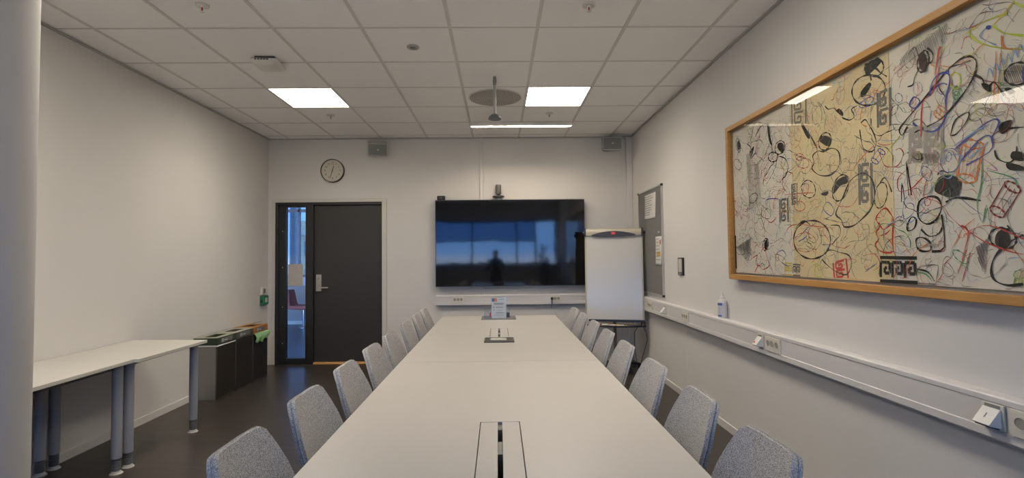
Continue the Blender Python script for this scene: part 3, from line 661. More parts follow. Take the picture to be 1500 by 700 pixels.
# small devices on the screen's top edge
zt = SZ1 + .004
t = thing('camera_module', 'small black square device on the screen corner', 'device', (-.734, SY + .02, zt))
build(MB().box((-.787, SY, zt), (-.681, SY + .045, zt + .058)), 'body', BLACK, t, bevel=.012, seg=3)
build(MB().cyl((-.734, SY + .001, zt + .028), (-.734, SY - .004, zt + .028), .012, n=16), 'lens', DGREY, t)
t = thing('conference_camera', 'dark upright conference camera standing on top of the screen', 'camera', (.008, SY + .025, zt))
build(MB().lathe([(.050, 0), (.048, .008), (.030, .022), (.030, .026)], (.008, SY + .025, zt), n=32), 'base', mat('cam_base_grey', (.30, .33, .36), .3, metal=.5), t)
build(MB().lathe([(.02, .024), (.070, .030), (.080, .036), (.080, .046), (.070, .053), (.02, .056)], (.008, SY + .025, zt), n=36), 'tray', mat('cam_ring', (.13, .12, .115), .25, metal=.6), t)
build(MB().lathe([(.014, .055), (.014, .066), (.034, .078), (.036, .09), (.036, .19), (.033, .196), (.001, .197)], (.008, SY + .025, zt), n=32), 'camera_tower', DGREY, t)

# wall loudspeakers
def speaker(label, cx, cz, tilt, yaw, first=[None]):
    t = thing('wall_speaker', label, 'speaker', (cx, YB, cz), 0, 'wall loudspeakers')
    M = Matrix.Translation((cx, YB - .135, cz)) @ Matrix.Rotation(yaw, 4, 'Z') @ Matrix.Rotation(tilt, 4, 'X')
    b = MB(); fr_ = rrect(.122, .082, .014); bk = rrect(.112, .078, .014)
    loft(b, [[M @ Vector((x, y_, z)) for x, z in rr] for rr, y_ in ((fr_, -.055), (fr_, .01), (bk, .065))])
    build(b, 'cabinet', SPKW, t)
    g = MB(); loft(g, [[M @ Vector((x, y_, z)) for x, z in rr] for rr, y_ in ((rrect(.112, .072, .01), -.055), (rrect(.112, .072, .01), -.061))])
    gr = build(g, 'grille', SPKG, t)
    build(MB().cyl(M @ Vector((.004, -.061, .0)), M @ Vector((.004, -.064, .0)), .010, n=16), 'badge', PALE, gr)
    k = MB(); k.tube([M @ Vector((0, .05, 0)), (cx, YB - .03, cz + .01), (cx, YB, cz + .01)], .012, 10); k.box((cx - .03, YB - .008, cz - .045), (cx + .03, YB, cz + .065))
    build(k, 'bracket', DGREY, t)
speaker('grey wall loudspeaker tilted down above the door side', -1.535, 2.770, math.radians(33), math.radians(12))
speaker('flat grey wall loudspeaker in the upper right corner above the flip chart', 1.478, 2.800, math.radians(2), math.radians(-3))

# ------------------------------------------------------------------ cable ducts with outlets
def outlet_face(mb_plate, holes, M, n, w=.052, hgt=.088):
    """plate of n round sockets; local x along, y outwards(-), z up"""
    W_ = n * w + .012
    mb_plate.box((-W_ / 2, -.010, -hgt / 2), (W_ / 2, 0, hgt / 2), M)
    for i in range(n):
        cx_ = -W_ / 2 + .006 + w * (i + .5)
        r0 = .0195
        vs = []; N = 18
        for rr, yy in ((r0 + .003, -.0135), (r0, -.0135), (r0, -.004), (r0 + .003, -.010)):
            for k in range(N):
                a = 2 * PI * k / N; vs.append(M @ Vector((cx_ + rr * math.cos(a), yy, rr * math.sin(a) + .004)))
        fs = [(r_ * N + k, r_ * N + (k + 1) % N, (r_ + 1) * N + (k + 1) % N, (r_ + 1) * N + k) for r_ in range(3) for k in range(N)]
        mb_plate.add(vs, fs)
        mb_hole = MB(); holes.append(mb_hole)
        mb_hole.cyl(M @ Vector((cx_, -.0104, .004)), M @ Vector((cx_, -.0112, .004)), r0 - .0008, n=18)
        for dx in (-.0085, .0085): mb_hole.cyl(M @ Vector((cx_ + dx, -.0112, .004)), M @ Vector((cx_ + dx, -.0122, .004)), .0030, n=8)
    return W_
HOLE = mat('socket_recess', (.30, .28, .235), .5); 
# back duct
t = thing('cable_duct', 'white horizontal cable duct on the end wall below the screen', 'cable duct', (.147, YB, .735))
bd = MB(); bd.prism([(YB, .738), (YB - .055, .738), (YB - .06, .745), (YB - .06, .775), (YB - .057, .778), (YB - .057, .842), (YB - .06, .845), (YB - .06, .862), (YB - .055, .868), (YB, .868)], -.808, 1.60, 'x')
build(bd, 'channel', DUCT, t, smooth=25)
def back_sockets(x, label, n=3):
    t = thing('power_socket', label, 'socket', (x, YB - .058, .81))
    p, hmb = MB(), []; M = Matrix.Translation((x, YB - .0585, .812)); outlet_face(p, hmb, M, n, .042, .082)
    pl = build(p, 'socket_plate', CPLAS, t); [build(h_, 'socket_recess', HOLE, pl) for h_ in hmb]; return t
back_sockets(-.525, 'cream triple socket on the end-wall duct, left of the table sign')
back_sockets(.728, 'cream triple socket on the end-wall duct with a black plug in it')
t = thing('power_plug', 'black plug in the end-wall socket below the screen', 'plug', (.686, YB - .075, .815))
b = MB().cyl((.686, YB - .070, .815), (.686, YB - .105, .812), .017, .014, 18)
build(b, 'plug_body', BLACK, t); build(MB().tube([(.686, YB - .103, .811), (.684, YB - .112, .800), (.683, YB - .095, .77), (.683, YB - .075, .735), (.68, YB - .03, .70)], .0035, 8), 'cord', BLACK, t)
# right duct
t = thing('cable_duct', 'long white cable duct running along the right wall under the artwork', 'cable duct', (XR, 2.4, .70))
DR = 1.702
bd = MB(); bd.prism([(XR - .002, .715), (DR + .006, .715), (DR, .722), (DR, .750), (DR + .003, .753), (DR + .003, .842), (DR, .845), (DR, .862), (DR + .006, .868), (XR - .002, .868)], YF + .16, 6.10, 'y')
build(bd, 'channel', DUCT, t, smooth=25)
build(MB().box((DR - .001, 6.097, .714), (XR - .002, 6.104, .869)), 'end_cap', WPLAS, t, bevel=.002)
def M_R(x, y, z): return Matrix.Translation((x, y, z)) @ Matrix.Rotation(-PI / 2, 4, 'Z')
def right_sockets(y, label, n=3, w=.048):
    t = thing('power_socket', label, 'socket', (DR, y, .80))
    p, hmb = MB(), []; outlet_face(p, hmb, M_R(DR + .002, y, .798), n, w, .086)
    pl = build(p, 'socket_plate', CPLAS, t); [build(h_, 'socket_recess', HOLE, pl) for h_ in hmb]
right_sockets(5.60, 'cream triple socket on the right-hand duct under the grey pinboard')
right_sockets(4.55, 'cream triple socket on the right-hand duct between pinboard and spray bottle')
right_sockets(3.09, 'cream triple socket on the right-hand duct below the left part of the artwork')
right_sockets(1.585, 'cream socket on the right-hand duct at the photo edge nearest the camera', 2, .062)
def data_outlet(y, wd, label, red=False):
    t = thing('data_outlet', label, 'outlet', (DR, y, .80))
    M = M_R(DR + .002, y, .798); h_ = .043
    build(MB().box((-wd / 2 - .008, -.008, -h_), (wd / 2 + .008, 0, h_), M), 'back_plate', CPLAS, t, bevel=.0015)
    # tilted hood: wedge leaning out towards the bottom
    b = MB(); pr = [(-.008, .028), (-.012, .028), (-.052, -.022), (-.049, -.026), (-.008, -.036)]
    vs = [M @ Vector((s * wd / 2, y_, z_)) for s in (-1, 1) for y_, z_ in pr]; n = len(pr)
    b.add(vs, [tuple(range(n)), tuple(reversed(range(n, 2 * n)))] + [(i, (i + 1) % n, n + (i + 1) % n, n + i) for i in range(n)])
    hd = build(b, 'outlet_hood', WPLAS, t, bevel=.001)
    d = MB(); d.add([M @ Vector(p) for p in ((-wd * .42, -.046, -.0272), (wd * .42, -.046, -.0272), (wd * .42, -.012, -.0358), (-wd * .42, -.012, -.0358))], [(0, 1, 2, 3)])
    v2 = [M @ Vector((sx * wd * .42, y_, z_ - .003)) for (sx, y_, z_) in ((-1, -.046, -.0272), (1, -.046, -.0272), (1, -.012, -.0358), (-1, -.012, -.0358))]
    d = MB(); top = [M @ Vector((sx * wd * .42, y_, z_ + .001)) for (sx, y_, z_) in ((-1, -.046, -.0272), (1, -.046, -.0272), (1, -.012, -.0358), (-1, -.012, -.0358))]
    d.add(v2 + top, [(0, 1, 2, 3), (7, 6, 5, 4), (0, 4, 5, 1), (1, 5, 6, 2), (2, 6, 7, 3), (3, 7, 4, 0)])
    build(d, 'port_opening', BLACK, hd)
    # mark on the slanted face
    mk = MB(); sl = lambda u, v_: M @ Vector((u, -.012 - .040 * v_ - .0012, .028 - .050 * v_))
    if red: q = [sl(-wd * .36, .62), sl(-wd * .14, .62), sl(-wd * .14, .82), sl(-wd * .36, .82)]
    else: q = [sl(-wd * .06, .35), sl(wd * .0, .35), sl(wd * .0, .62), sl(-wd * .06, .62)]
    mk.add(q + [p + Vector((.002, 0, .001)) for p in q], [(0, 1, 2, 3), (7, 6, 5, 4), (0, 4, 5, 1), (1, 5, 6, 2), (2, 6, 7, 3), (3, 7, 4, 0)])
    o = build(mk, 'mark', RED if red else INK, hd, smooth=0)
    st_ = MB().box((-wd * .42, -.0095, .030), (wd * .42, -.008, .040), M)
    build(st_, 'label_strip', MGREY, t)
data_outlet(5.10, .05, 'small tilted data outlet on the right-hand duct between two sockets near the pinboard')
data_outlet(3.235, .055, 'tilted data outlet with a red mark below the left part of the artwork', True)
data_outlet(1.712, .062, 'large tilted data outlet on the right-hand duct nearest the camera')

# whiteboard spray bottle
t = thing('spray_bottle', 'white flat spray bottle with blue label standing on the right-hand duct', 'bottle', (1.735, 3.86, .868))
M = Matrix.Translation((1.735, 3.86, .868)) @ Matrix.Rotation(math.radians(-62), 4, 'Z')
rings = [[M @ Vector((x, y, z)) for x, y in rrect(a, b_, min(a, b_) * .45)] for a, b_, z in ((.030, .0145, 0), (.032, .0155, .004), (.032, .0155, .128), (.030, .0145, .136), (.018, .0125, .145), (.012, .012, .149))]
bt = build(loft(MB(), rings), 'bottle_body', WPLAS, t)
b = MB(); c0 = M @ Vector((0, 0, 0)); b.lathe([(.013, .147), (.013, .166), (.009, .170), (.008, .186), (.005, .200), (.001, .202)], tuple(c0), n=18)
build(b, 'spray_cap', mat('cap_clear_white', (.70, .69, .66), .35), t)
l = MB(); l.box((-.030, -.0168, .010), (.030, -.0158, .118), M); lb = build(l, 'bottle_label', mat('label_pale', (.52, .53, .56), .5), bt)
l = MB(); l.box((-.030, -.0174, .098), (.010, -.0166, .118), M); l.box((-.030, -.0174, .012), (.004, -.0166, .026), M)
for k in range(6): l.box((-.028, -.0174, .040 + k * .009), (-.004 - .003 * (k % 3), -.0166, .0418 + k * .009), M)
build(l, 'label_print', BLUEP, lb)

# ------------------------------------------------------------------ pinboard
t = thing('pinboard', 'tall grey felt pinboard with aluminium frame on right wall', 'pinboard', (XR, 5.72, .91))
py0, py1, pz0, pz1 = 5.285, 6.17, .915, 2.125
f = MB(); px_ = XR - .020
f.box((px_, py0, pz0), (XR, py0 + .018, pz1)); f.box((px_, py1 - .018, pz0), (XR, py1, pz1)); f.box((px_, py0 + .018, pz0), (XR, py1 - .018, pz0 + .018)); f.box((px_, py0 + .018, pz1 - .018), (XR, py1 - .018, pz1))
build(f, 'frame', ALU, t)
build(MB().box((XR - .013, py0 + .018, pz0 + .018), (XR, py1 - .018, pz1 - .018)), 'felt_panel', FELT, t)
for y in (py0, py1):
    for z in (pz0, pz1):
        y_, z_ = (y - .004 if y == py0 else y - .022), (z - .004 if z == pz0 else z - .022)
        build(MB().box((px_ - .004, y_, z_), (XR, y_ + .026, z_ + .026)), 'corner_cap', BLACK, t, bevel=.003)
def notice(name, label, y0, y1, z0, z1, rows, extra=None):
    t = thing(name, label, 'paper', (XR - .014, (y0 + y1) / 2, z0))
    sheet = build(MB().grid(lambda u, v: (XR - .0155 - .008 * (1 - v) ** 2 * (.5 + .5 * u), y1 + (y0 - y1) * u, z0 + (z1 - z0) * v), 8, 10), 'sheet', PAPER, t, smooth=60)
    m = sheet.modifiers.new('thick', 'SOLIDIFY'); m.thickness = .0008
    p = MB(); rnd = random.Random(rows)
    for k in range(rows):
        zz = z1 - .03 - (z1 - z0 - .05) * k / rows
        xx = XR - .0175 - .008 * (1 - (zz - z0) / (z1 - z0)) ** 2
        yy = y1 - .02 - rnd.random() * .02; L_ = (y1 - y0) * (.4 + .4 * rnd.random())
        p.box((xx, yy - L_, zz), (xx - .0008, yy, zz + .006))
    build(p, 'print', INK, t)
    return t
notice('notice', 'white printed notice pinned at the top of the pinboard', 5.49, 5.90, 1.78, 2.065, 9)
t = notice('notice', 'narrow notice with red and ochre patches pinned low on the pinboard', 5.315, 5.52, 1.25, 1.565, 7)
build(MB().box((XR - .0200, 5.35, 1.345), (XR - .0185, 5.47, 1.40)), 'patch', YELP, t)['label'] = 'ochre printed patch'
build(MB().box((XR - .0182, 5.34, 1.475), (XR - .0172, 5.375, 1.525)), 'patch', RED, t)['label'] = 'red printed patch'
t = thing('push_pin', 'small pale push pin on the pinboard above the narrow notice', 'pin', (XR - .013, 5.385, 1.61))
build(MB().cyl((XR - .012, 5.385, 1.61), (XR - .022, 5.385, 1.61), .009, .007, 12).cyl((XR - .022, 5.385, 1.61), (XR - .03, 5.385, 1.61), .004, .009, 12), 'pin_head', PALE, t)
# small wall controller
t = thing('wall_controller', 'small dark-framed room controller on the right wall', 'controller', (XR, 4.78, 1.16))
build(MB().box((XR - .018, 4.715, 1.165), (XR, 4.845, 1.335)), 'body', BLACK, t, bevel=.004)
build(MB().box((XR - .0195, 4.737, 1.195), (XR - .018, 4.823, 1.322)), 'display', PAPER2, t)
build(MB().box((XR - .020, 4.745, 1.172), (XR - .018, 4.815, 1.186)), 'button_row', MGREY, t)

# ------------------------------------------------------------------ left wall fittings by the door
t = thing('wall_switch', 'small white switch on left wall above the green release box', 'switch', (XL, 6.375, .91))
build(MB().box((XL, 6.305, .915), (XL + .03, 6.43, 1.01)), 'switch_plate', WPLAS, t, bevel=.003)
build(MB().box((XL + .03, 6.335, .935), (XL + .036, 6.38, .99)), 'rocker', MGREY, t, bevel=.002)
t = thing('door_release_box', 'small green emergency door release box on left wall', 'release box', (XL, 6.37, .80))
build(MB().box((XL - .001, 6.30, .79), (XL + .05, 6.435, .90)), 'housing', GREENB, t, bevel=.004)
build(MB().box((XL + .01, 6.296, .815), (XL + .035, 6.30, .85)), 'cover', BLACK, t)
build(MB().box((XL + .05, 6.335, .82), (XL + .053, 6.40, .875)), 'press_plate', PALE, t)

# ------------------------------------------------------------------ paper on the sidelight
t = thing('notice', 'pale sheet of paper taped inside the sidelight glass', 'paper', (-2.64, YB + .044, 1.01))
s = build(MB().box((-2.745, YB + .0435, 1.005), (-2.555, YB + .0448, 1.292)), 'sheet', PAPER2, t)
p = MB(); rnd = random.Random(3)
for k in range(9): p.box((-2.725, YB + .0428, 1.265 - k * .024), (-2.725 + .08 + .07 * rnd.random(), YB + .0434, 1.268 - k * .024))
build(p, 'print', mat('faint_print', (.33, .31, .29), .8), s)

# ================================================================== FRAMED ARTWORK ON THE RIGHT WALL
AY0, AY1, AZ0, AZ1, AXF = .05, 3.685, 1.182, 2.305, 1.708
t = thing('framed_artwork', 'very wide oak-framed glazed collage of scribbled colour drawings', 'artwork', (XR, (AY0 + AY1) / 2, AZ0))
f = MB(); fw = .034
f.box((AXF, AY0, AZ0), (XR, AY0 + fw, AZ1)); f.box((AXF, AY1 - fw, AZ0), (XR, AY1, AZ1)); f.box((AXF, AY0 + fw, AZ0), (XR, AY1 - fw, AZ0 + fw)); f.box((AXF, AY0 + fw, AZ1 - fw), (XR, AY1 - fw, AZ1))
build(f, 'frame', FRAMEW, t, bevel=.002)
build(MB().box((1.748, AY0 + fw, AZ0 + fw), (1.760, AY1 - fw, AZ1 - fw)), 'mount_board', mat('mount_grey', (.30, .295, .29), .8), t)
WHT = mat('drawing_paper_white', (.66, .635, .585), .85, noise=((.62, .595, .545), 3, (.35, .65), (1, 1, 1)))
CRM = mat('drawing_paper_cream', (.64, .545, .35), .85, noise=((.58, .49, .31), 3, (.35, .65), (1, 1, 1)))
for (a, b_, m, lb, dz) in ((2.905, 3.640, WHT, 'white drawing sheet at the far end', .0), (2.160, 2.905, CRM, 'cream yellowed drawing sheet', .002), (1.20, 2.160, WHT, 'white drawing sheet in the middle', 0.), (.095, 1.20, CRM, 'cream drawing sheet at the near end', .002)):
    o = build(MB().box((1.7425 - dz, a, AZ0 + fw + .014), (1.748, b_ + (.006 if dz else 0), AZ1 - fw - .012)), 'paper_sheet', m, t); o['label'] = lb
pen = {'k': (.018, .018, .018), 'g': (.16, .155, .15), 'l': (.33, .315, .30), 'r': (.50, .05, .04), 'd': (.22, .02, .03), 'o': (.62, .20, .05), 'b': (.05, .08, .36), 'c': (.22, .33, .55), 'G': (.10, .30, .16), 'Y': (.42, .52, .06), 'y': (.58, .46, .05), 'm': (.45, .22, .42)}
keys = list(pen); pm_ = [mat('pen_' + {'k': 'black', 'g': 'graphite', 'l': 'light_graphite', 'r': 'red', 'd': 'dark_red', 'o': 'orange', 'b': 'blue', 'c': 'light_blue', 'G': 'green', 'Y': 'lime', 'y': 'yellow', 'm': 'mauve'}[k], pen[k], .8) for k in keys]
DM = MB(); lay = [0]
YA, YZ_, ZA, ZZ_ = AY0 + fw + .02, AY1 - fw - .02, AZ0 + fw + .02, AZ1 - fw - .02
def clampp(p): return (min(max(p[0], YA), YZ_), min(max(p[1], ZA), ZZ_))
def smoothpts(pts, closed, k=3):
    if len(pts) < 3: return pts
    n = len(pts); out = []
    rngn = n if closed else n - 1
    for i in range(rngn):
        p0 = pts[(i - 1) % n] if closed or i > 0 else pts[i]; p1 = pts[i]; p2 = pts[(i + 1) % n]; p3 = pts[(i + 2) % n] if closed or i + 2 < n else p2
        for j in range(k):
            t_ = j / k; t2, t3 = t_ * t_, t_ ** 3
            out.append(tuple(.5 * (2 * b1 + (-a1 + c1) * t_ + (2 * a1 - 5 * b1 + 4 * c1 - d1) * t2 + (-a1 + 3 * b1 - 3 * c1 + d1) * t3) for a1, b1, c1, d1 in zip(p0, p1, p2, p3)))
    if not closed: out.append(pts[-1])
    return out
def stroke(c, wd, closed, fill, pts, sm=True):
    """ink line drawn on the paper; pts are (Y, Z) metres"""
    DM.mi(keys.index(c)); lay[0] = (lay[0] + 1) % 40
    x = 1.7400 - lay[0] * .00001
    pts = [clampp(p) for p in pts]
    if fill and c in 'gl' and sm:
        ys_ = [p[0] for p in pts]; zs_ = [p[1] for p in pts]; rh = random.Random(int(sum(ys_) * 1e5)); st_ = .0075 if c == 'l' else .0055
        poly = smoothpts(pts, True, 2) if len(pts) > 6 else pts; sl = rh.uniform(.2, .6); kx = min(ys_) - .3
        while kx < max(ys_) + .3:      # slanted hatching, clipped to the outline
            ins = []
            for i in range(60):
                zq = min(zs_) + (max(zs_) - min(zs_)) * i / 59; yq = kx + sl * (zq - min(zs_)); inside = False; n_ = len(poly)
                for a_ in range(n_):
                    (y1_, z1_), (y2_, z2_) = poly[a_], poly[(a_ + 1) % n_]
                    if (z1_ > zq) != (z2_ > zq) and yq < (y2_ - y1_) * (zq - z1_) / (z2_ - z1_) + y1_: inside = not inside
                if inside: ins.append((yq + rh.uniform(-.0006, .0006), zq))
            if len(ins) > 1: stroke(c, .0042, 0, 0, [ins[0], ins[len(ins) // 2], ins[-1]])
            kx += st_ * rh.uniform(.7, 1.3)
        return
    if fill:
        poly = smoothpts(pts, True, 3) if sm else pts
        # fan around the centroid
        cy_, cz_ = sum(p[0] for p in poly) / len(poly), sum(p[1] for p in poly) / len(poly); n = len(poly)
        DM.add([(x, *p) for p in poly] + [(x, cy_, cz_)], [(i, (i + 1) % n, n) for i in range(n)]); return
    if sm: pts = smoothpts(pts, closed)
    n = len(pts); w2 = wd / 2; L_, R_ = [], []
    for i, p in enumerate(pts):
        q0 = pts[(i - 1) % n] if closed or i > 0 else p; q1 = pts[(i + 1) % n] if closed or i < n - 1 else p
        dy, dz = q1[0] - q0[0], q1[1] - q0[1]; l_ = math.hypot(dy, dz) or 1; ny, nz = -dz / l_, dy / l_
        ww = w2 * (.75 + .35 * math.sin(i * .9 + wd * 900)) if sm else w2
        L_.append((x, p[0] + ny * ww, p[1] + nz * ww)); R_.append((x, p[0] - ny * ww, p[1] - nz * ww))
    fs = [(i, (i + 1) % n, n + (i + 1) % n, n + i) for i in range(n if closed else n - 1)]
    DM.add(L_ + R_, fs)
def mm(a): return [(a[i] / 1000, a[i + 1] / 1000) for i in range(0, len(a), 2)]
rnd = random.Random(11)
# dense faint pencil and crayon scribble over all sheets
cols = 'gggllcGrroYybdlggkgrb'
for k in range(1150):
    y, z = rnd.uniform(YA + .03, YZ_ - .03), rnd.uniform(ZA + .02, ZZ_ - .02); c = rnd.choice(cols); kind = rnd.random(); s_ = rnd.uniform(.02, .085)
    wd = rnd.uniform(.0012, .0034); pts = []
    if kind < .42:
        a = rnd.uniform(0, 2 * PI); p = [y, z]
        for i in range(rnd.randint(5, 11)):
            pts.append(tuple(p)); a += rnd.uniform(-1.3, 1.3); p[0] += s_ * .4 * math.cos(a); p[1] += s_ * .4 * math.sin(a)
        stroke(c, wd, 0, 0, pts)
    elif kind < .62:
        e = rnd.uniform(.4, 1); r_ = rnd.uniform(0, PI)
        for i in range(14):
            a = 2 * PI * i / 14; u, v = s_ * .6 * math.cos(a), s_ * .6 * e * math.sin(a); pts.append((y + u * math.cos(r_) - v * math.sin(r_), z + u * math.sin(r_) + v * math.cos(r_)))
        stroke(c, wd, 1, 0, pts)
    elif kind < .82:   # zigzag hatching
        r_ = rnd.uniform(0, PI); n = rnd.randint(5, 12)
        for i in range(n):
            u, v = (i / n - .5) * s_ * 1.2, (.5 if i % 2 else -.5) * s_ * rnd.uniform(.7, 1.1); pts.append((y + u * math.cos(r_) - v * math.sin(r_), z + u * math.sin(r_) + v * math.cos(r_)))
        stroke(c, wd * .8, 0, 0, pts, False)
    else:              # long sweeping line
        a = rnd.uniform(0, 2 * PI); L_ = rnd.uniform(.08, .26)
        pts = [(y + L_ * t_ * math.cos(a) + .03 * math.sin(t_ * 5), z + L_ * t_ * math.sin(a) + .03 * math.cos(t_ * 4)) for t_ in (0, .25, .5, .75, 1)]
        stroke(c, wd, 0, 0, pts)
for k in range(230):
    y, z = rnd.uniform(YA + .08, YZ_ - .08), rnd.uniform(ZA + .05, ZZ_ - .05); c = rnd.choice('gggggklGrlco'); a = rnd.uniform(0, 2 * PI); p = [y, z]; pts = []; tw = rnd.uniform(-.6, .6)
    for i in range(rnd.randint(6, 12)):
        pts.append(tuple(p)); a += tw + rnd.uniform(-.5, .5); q_ = rnd.uniform(.018, .035); p[0] += q_ * math.cos(a); p[1] += q_ * math.sin(a)
    stroke(c, rnd.uniform(.0028, .0052), 0, 0, pts)
def meander(c, wd, n, vert, q):
    tl, tr, br, bl = mm(q)
    def P(u, v): return tuple((tl[i] * (1 - u) + tr[i] * u) * (1 - v) + (bl[i] * (1 - u) + br[i] * u) * v for i in (0, 1))
    unit = [(0, 1), (0, .0), (.85, .0), (.85, .72), (.38, .72), (.38, .36), (.6, .36)]
    R = (lambda a, b: P(b, a)) if vert else (lambda a, b: P(a, b))
    wd = wd / 900
    stroke(c, wd, 0, 0, [R(0, 0), R(1, 0)], False); stroke(c, wd, 0, 0, [R(0, 1), R(1, 1)], False)
    for i in range(n):
        pts = [R((i + .06 + a * .9) / n, .2 + .62 * b) for a, b in unit]
        for a, b in zip(pts, pts[1:]): stroke(c, wd, 0, 0, [a, b], False)
for c, wd, n, v, q in KEYS: meander(c, wd, n, v, q)
for c, wd, closed, fill, q in STROKES: stroke(c, wd / 1000, closed, fill, mm(q))
# bold loops on the part of the sheets nearer than the photograph's edge
for k in range(34):
    y, z = rnd.uniform(YA + .1, 1.50), rnd.uniform(ZA + .1, ZZ_ - .1); s_ = rnd.uniform(.05, .12); r_ = rnd.uniform(0, PI); e = rnd.uniform(.5, 1)
    pts = [(y + s_ * math.cos(r_) * math.cos(a * .5) - s_ * e * math.sin(r_) * math.sin(a * .5), z + s_ * math.sin(r_) * math.cos(a * .5) + s_ * e * math.cos(r_) * math.sin(a * .5)) for a in range(13)]
    stroke(rnd.choice('kkkkrbo'), .008, 1, 0, pts)
    if k % 4 == 0: stroke('k', 0, 1, 1, [(y + .03 * math.cos(a), z + .02 * math.sin(a)) for a in (0, 1, 2, 3, 4, 5)])
dr = build(DM, 'drawing', pm_, t, smooth=0); dr['label'] = 'crayon, marker and pencil scribbles with key patterns'
build(MB().box((1.724, AY0 + fw, AZ0 + fw), (1.727, AY1 - fw, AZ1 - fw)), 'glass', PGLASS, t)

# ================================================================== CONFERENCE TABLE (two units end to end)
TZ = .732; TH = .024
def conf_table(label, y0, y1, hy0, hy1, leg_ys):
    t = thing('conference_table', label, 'table', (0, (y0 + y1) / 2, 0))
    hx = .076
    # top built around the cable hatch opening
    m = MB(); m.box((-.6, y0, TZ - TH), (-hx, y1, TZ)); m.box((hx, y0, TZ - TH), (.6, y1, TZ)); m.box((-hx, y0, TZ - TH), (hx, hy0, TZ)); m.box((-hx, hy1, TZ - TH), (hx, y1, TZ))
    bm_ = build(m, 'tabletop', TABLE, t, smooth=0)
    e = MB(); e.box((-.6015, y0, TZ - TH), (-.6, y1, TZ - .0015)); e.box((.6, y0, TZ - TH), (.6015, y1, TZ - .0015))
    build(e, 'edge_band', EDGE, t)
    # hatch: two lids with a dark slot between and fine gaps around
    for s in (-1, 1):
        a, b_ = sorted((s * (hx - .0035), s * .0085))
        build(MB().box((a, hy0 + .001, TZ - .018), (b_, hy1 - .003, TZ - .0003)), 'hatch_lid', TABLE, t, smooth=0)
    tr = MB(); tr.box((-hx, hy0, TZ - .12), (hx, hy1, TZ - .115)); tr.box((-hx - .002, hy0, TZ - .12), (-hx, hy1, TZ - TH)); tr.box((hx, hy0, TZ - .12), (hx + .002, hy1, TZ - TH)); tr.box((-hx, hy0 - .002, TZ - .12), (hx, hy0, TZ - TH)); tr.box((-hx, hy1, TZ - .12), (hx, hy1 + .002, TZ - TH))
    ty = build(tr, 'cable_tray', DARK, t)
    build(MB().box((-.0075, (hy0 + hy1) / 2 - .04, TZ - .115), (.0075, (hy0 + hy1) / 2 + .07, TZ - .012)), 'socket_block', MGREY, t)
    build(MB().box((-.0075, hy1 - .06, TZ - .115), (.0075, hy1 - .006, TZ - .010)), 'socket_block', MGREY, t)
    for y in leg_ys:
        c = MB(); c.box((-.05, y - .03, .02), (.05, y + .03, TZ - TH))
        build(c, 'leg', LEGD, t, bevel=.004)
        c = MB(); c.box((-.42, y - .03, 0), (.42, y + .03, .02)); build(c, 'foot_bar', LEGD, t, bevel=.004)
        c = MB(); c.box((-.45, y - .025, TZ - TH - .03), (.45, y + .025, TZ - TH)); build(c, 'cross_bar', LEGD, t, bevel=.003)
conf_table('long pale conference table unit nearest the camera, with an open view of its cable hatch', .45, 3.032, 1.445, 1.935, (.95, 2.55))
conf_table('pale conference table unit nearest the large screen, carrying the upright sign', 3.035, 5.36, 3.955, 4.41, (3.5, 4.9))

# things on the table
t = thing('cable_box', 'flat dark tray lying on the table before the far cable hatch', 'tray', (0, 3.77, TZ))
build(MB().box((-.112, 3.69, TZ), (.112, 3.86, TZ + .006)), 'tray_base', mat('tray_dark', (.07, .062, .055), .4), t, bevel=.002)
f = MB(); f.box((-.112, 3.69, TZ + .006), (.112, 3.697, TZ + .011)); f.box((-.112, 3.853, TZ + .006), (.112, 3.86, TZ + .011)); f.box((-.112, 3.697, TZ + .006), (-.105, 3.853, TZ + .011)); f.box((.105, 3.697, TZ + .006), (.112, 3.853, TZ + .011))
build(f, 'rim', mat('tray_rim', (.12, .11, .10), .4), t)
t = thing('pointer', 'slim pale remote lying in the dark tray on the table', 'remote', (0, 3.76, TZ + .006))
rg = [[(x - .005, y + 3.765, z) for x, y in rrect(a, b_, .018)] for a, b_, z in ((.058, .026, TZ + .0062), (.062, .030, TZ + .012), (.058, .026, TZ + .018))]
build(loft(MB(), rg), 'remote_body', mat('pale_remote', (.50, .47, .40), .4), t)
t = thing('desk_mat', 'flat dark grey mat at the far end of the table under the sign', 'mat', (0, 5.16, TZ))
build(MB().box((-.178, 5.02, TZ), (.172, 5.30, TZ + .006)), 'mat_surface', mat('mat_grey', (.13, .125, .12), .5), t, bevel=.002)
t = thing('table_sign', 'upright white information sheet in a clear acrylic holder on the table', 'sign', (0, 5.05, TZ + .006))
z0 = TZ + .0065; lean = math.radians(-4); M = Matrix.Translation((.0, 5.05, z0)) @ Matrix.Rotation(lean, 4, 'X')
a = MB(); a.box((-.078, -.003, 0), (.078, -.001, .216), M); a.box((-.078, .002, 0), (.078, .004, .216), M); a.box((-.078, -.03, 0), (.078, .07, .003))
a.v[-8:] = [(x, y + 5.05, z + z0) for x, y, z in a.v[-8:]]
build(a, 'acrylic_holder', ACRYL, t)
sh = build(MB().box((-.0745, -.0002, .004), (.0745, .0008, .213), M), 'sheet', mat('sign_paper', (.74, .75, .78), .6), t)
p = MB(); rnd2 = random.Random(5)
for (x0, x1, z0_, z1_) in ((-.052, .055, .150, .156), (-.045, .045, .139, .144), (-.032, .055, .116, .119), (-.032, .04, .109, .112), (-.015, .035, .084, .087), (-.03, .05, .060, .063), (-.035, .055, .052, .055), (-.05, .05, .034, .036), (.0, .055, .192, .196), (-.055, -.046, .108, .118), (-.055, -.045, .082, .09)):
    p.box((x0, -.0010, z0_), (x1, -.0003, z1_), M)
build(p, 'print', INK, sh)
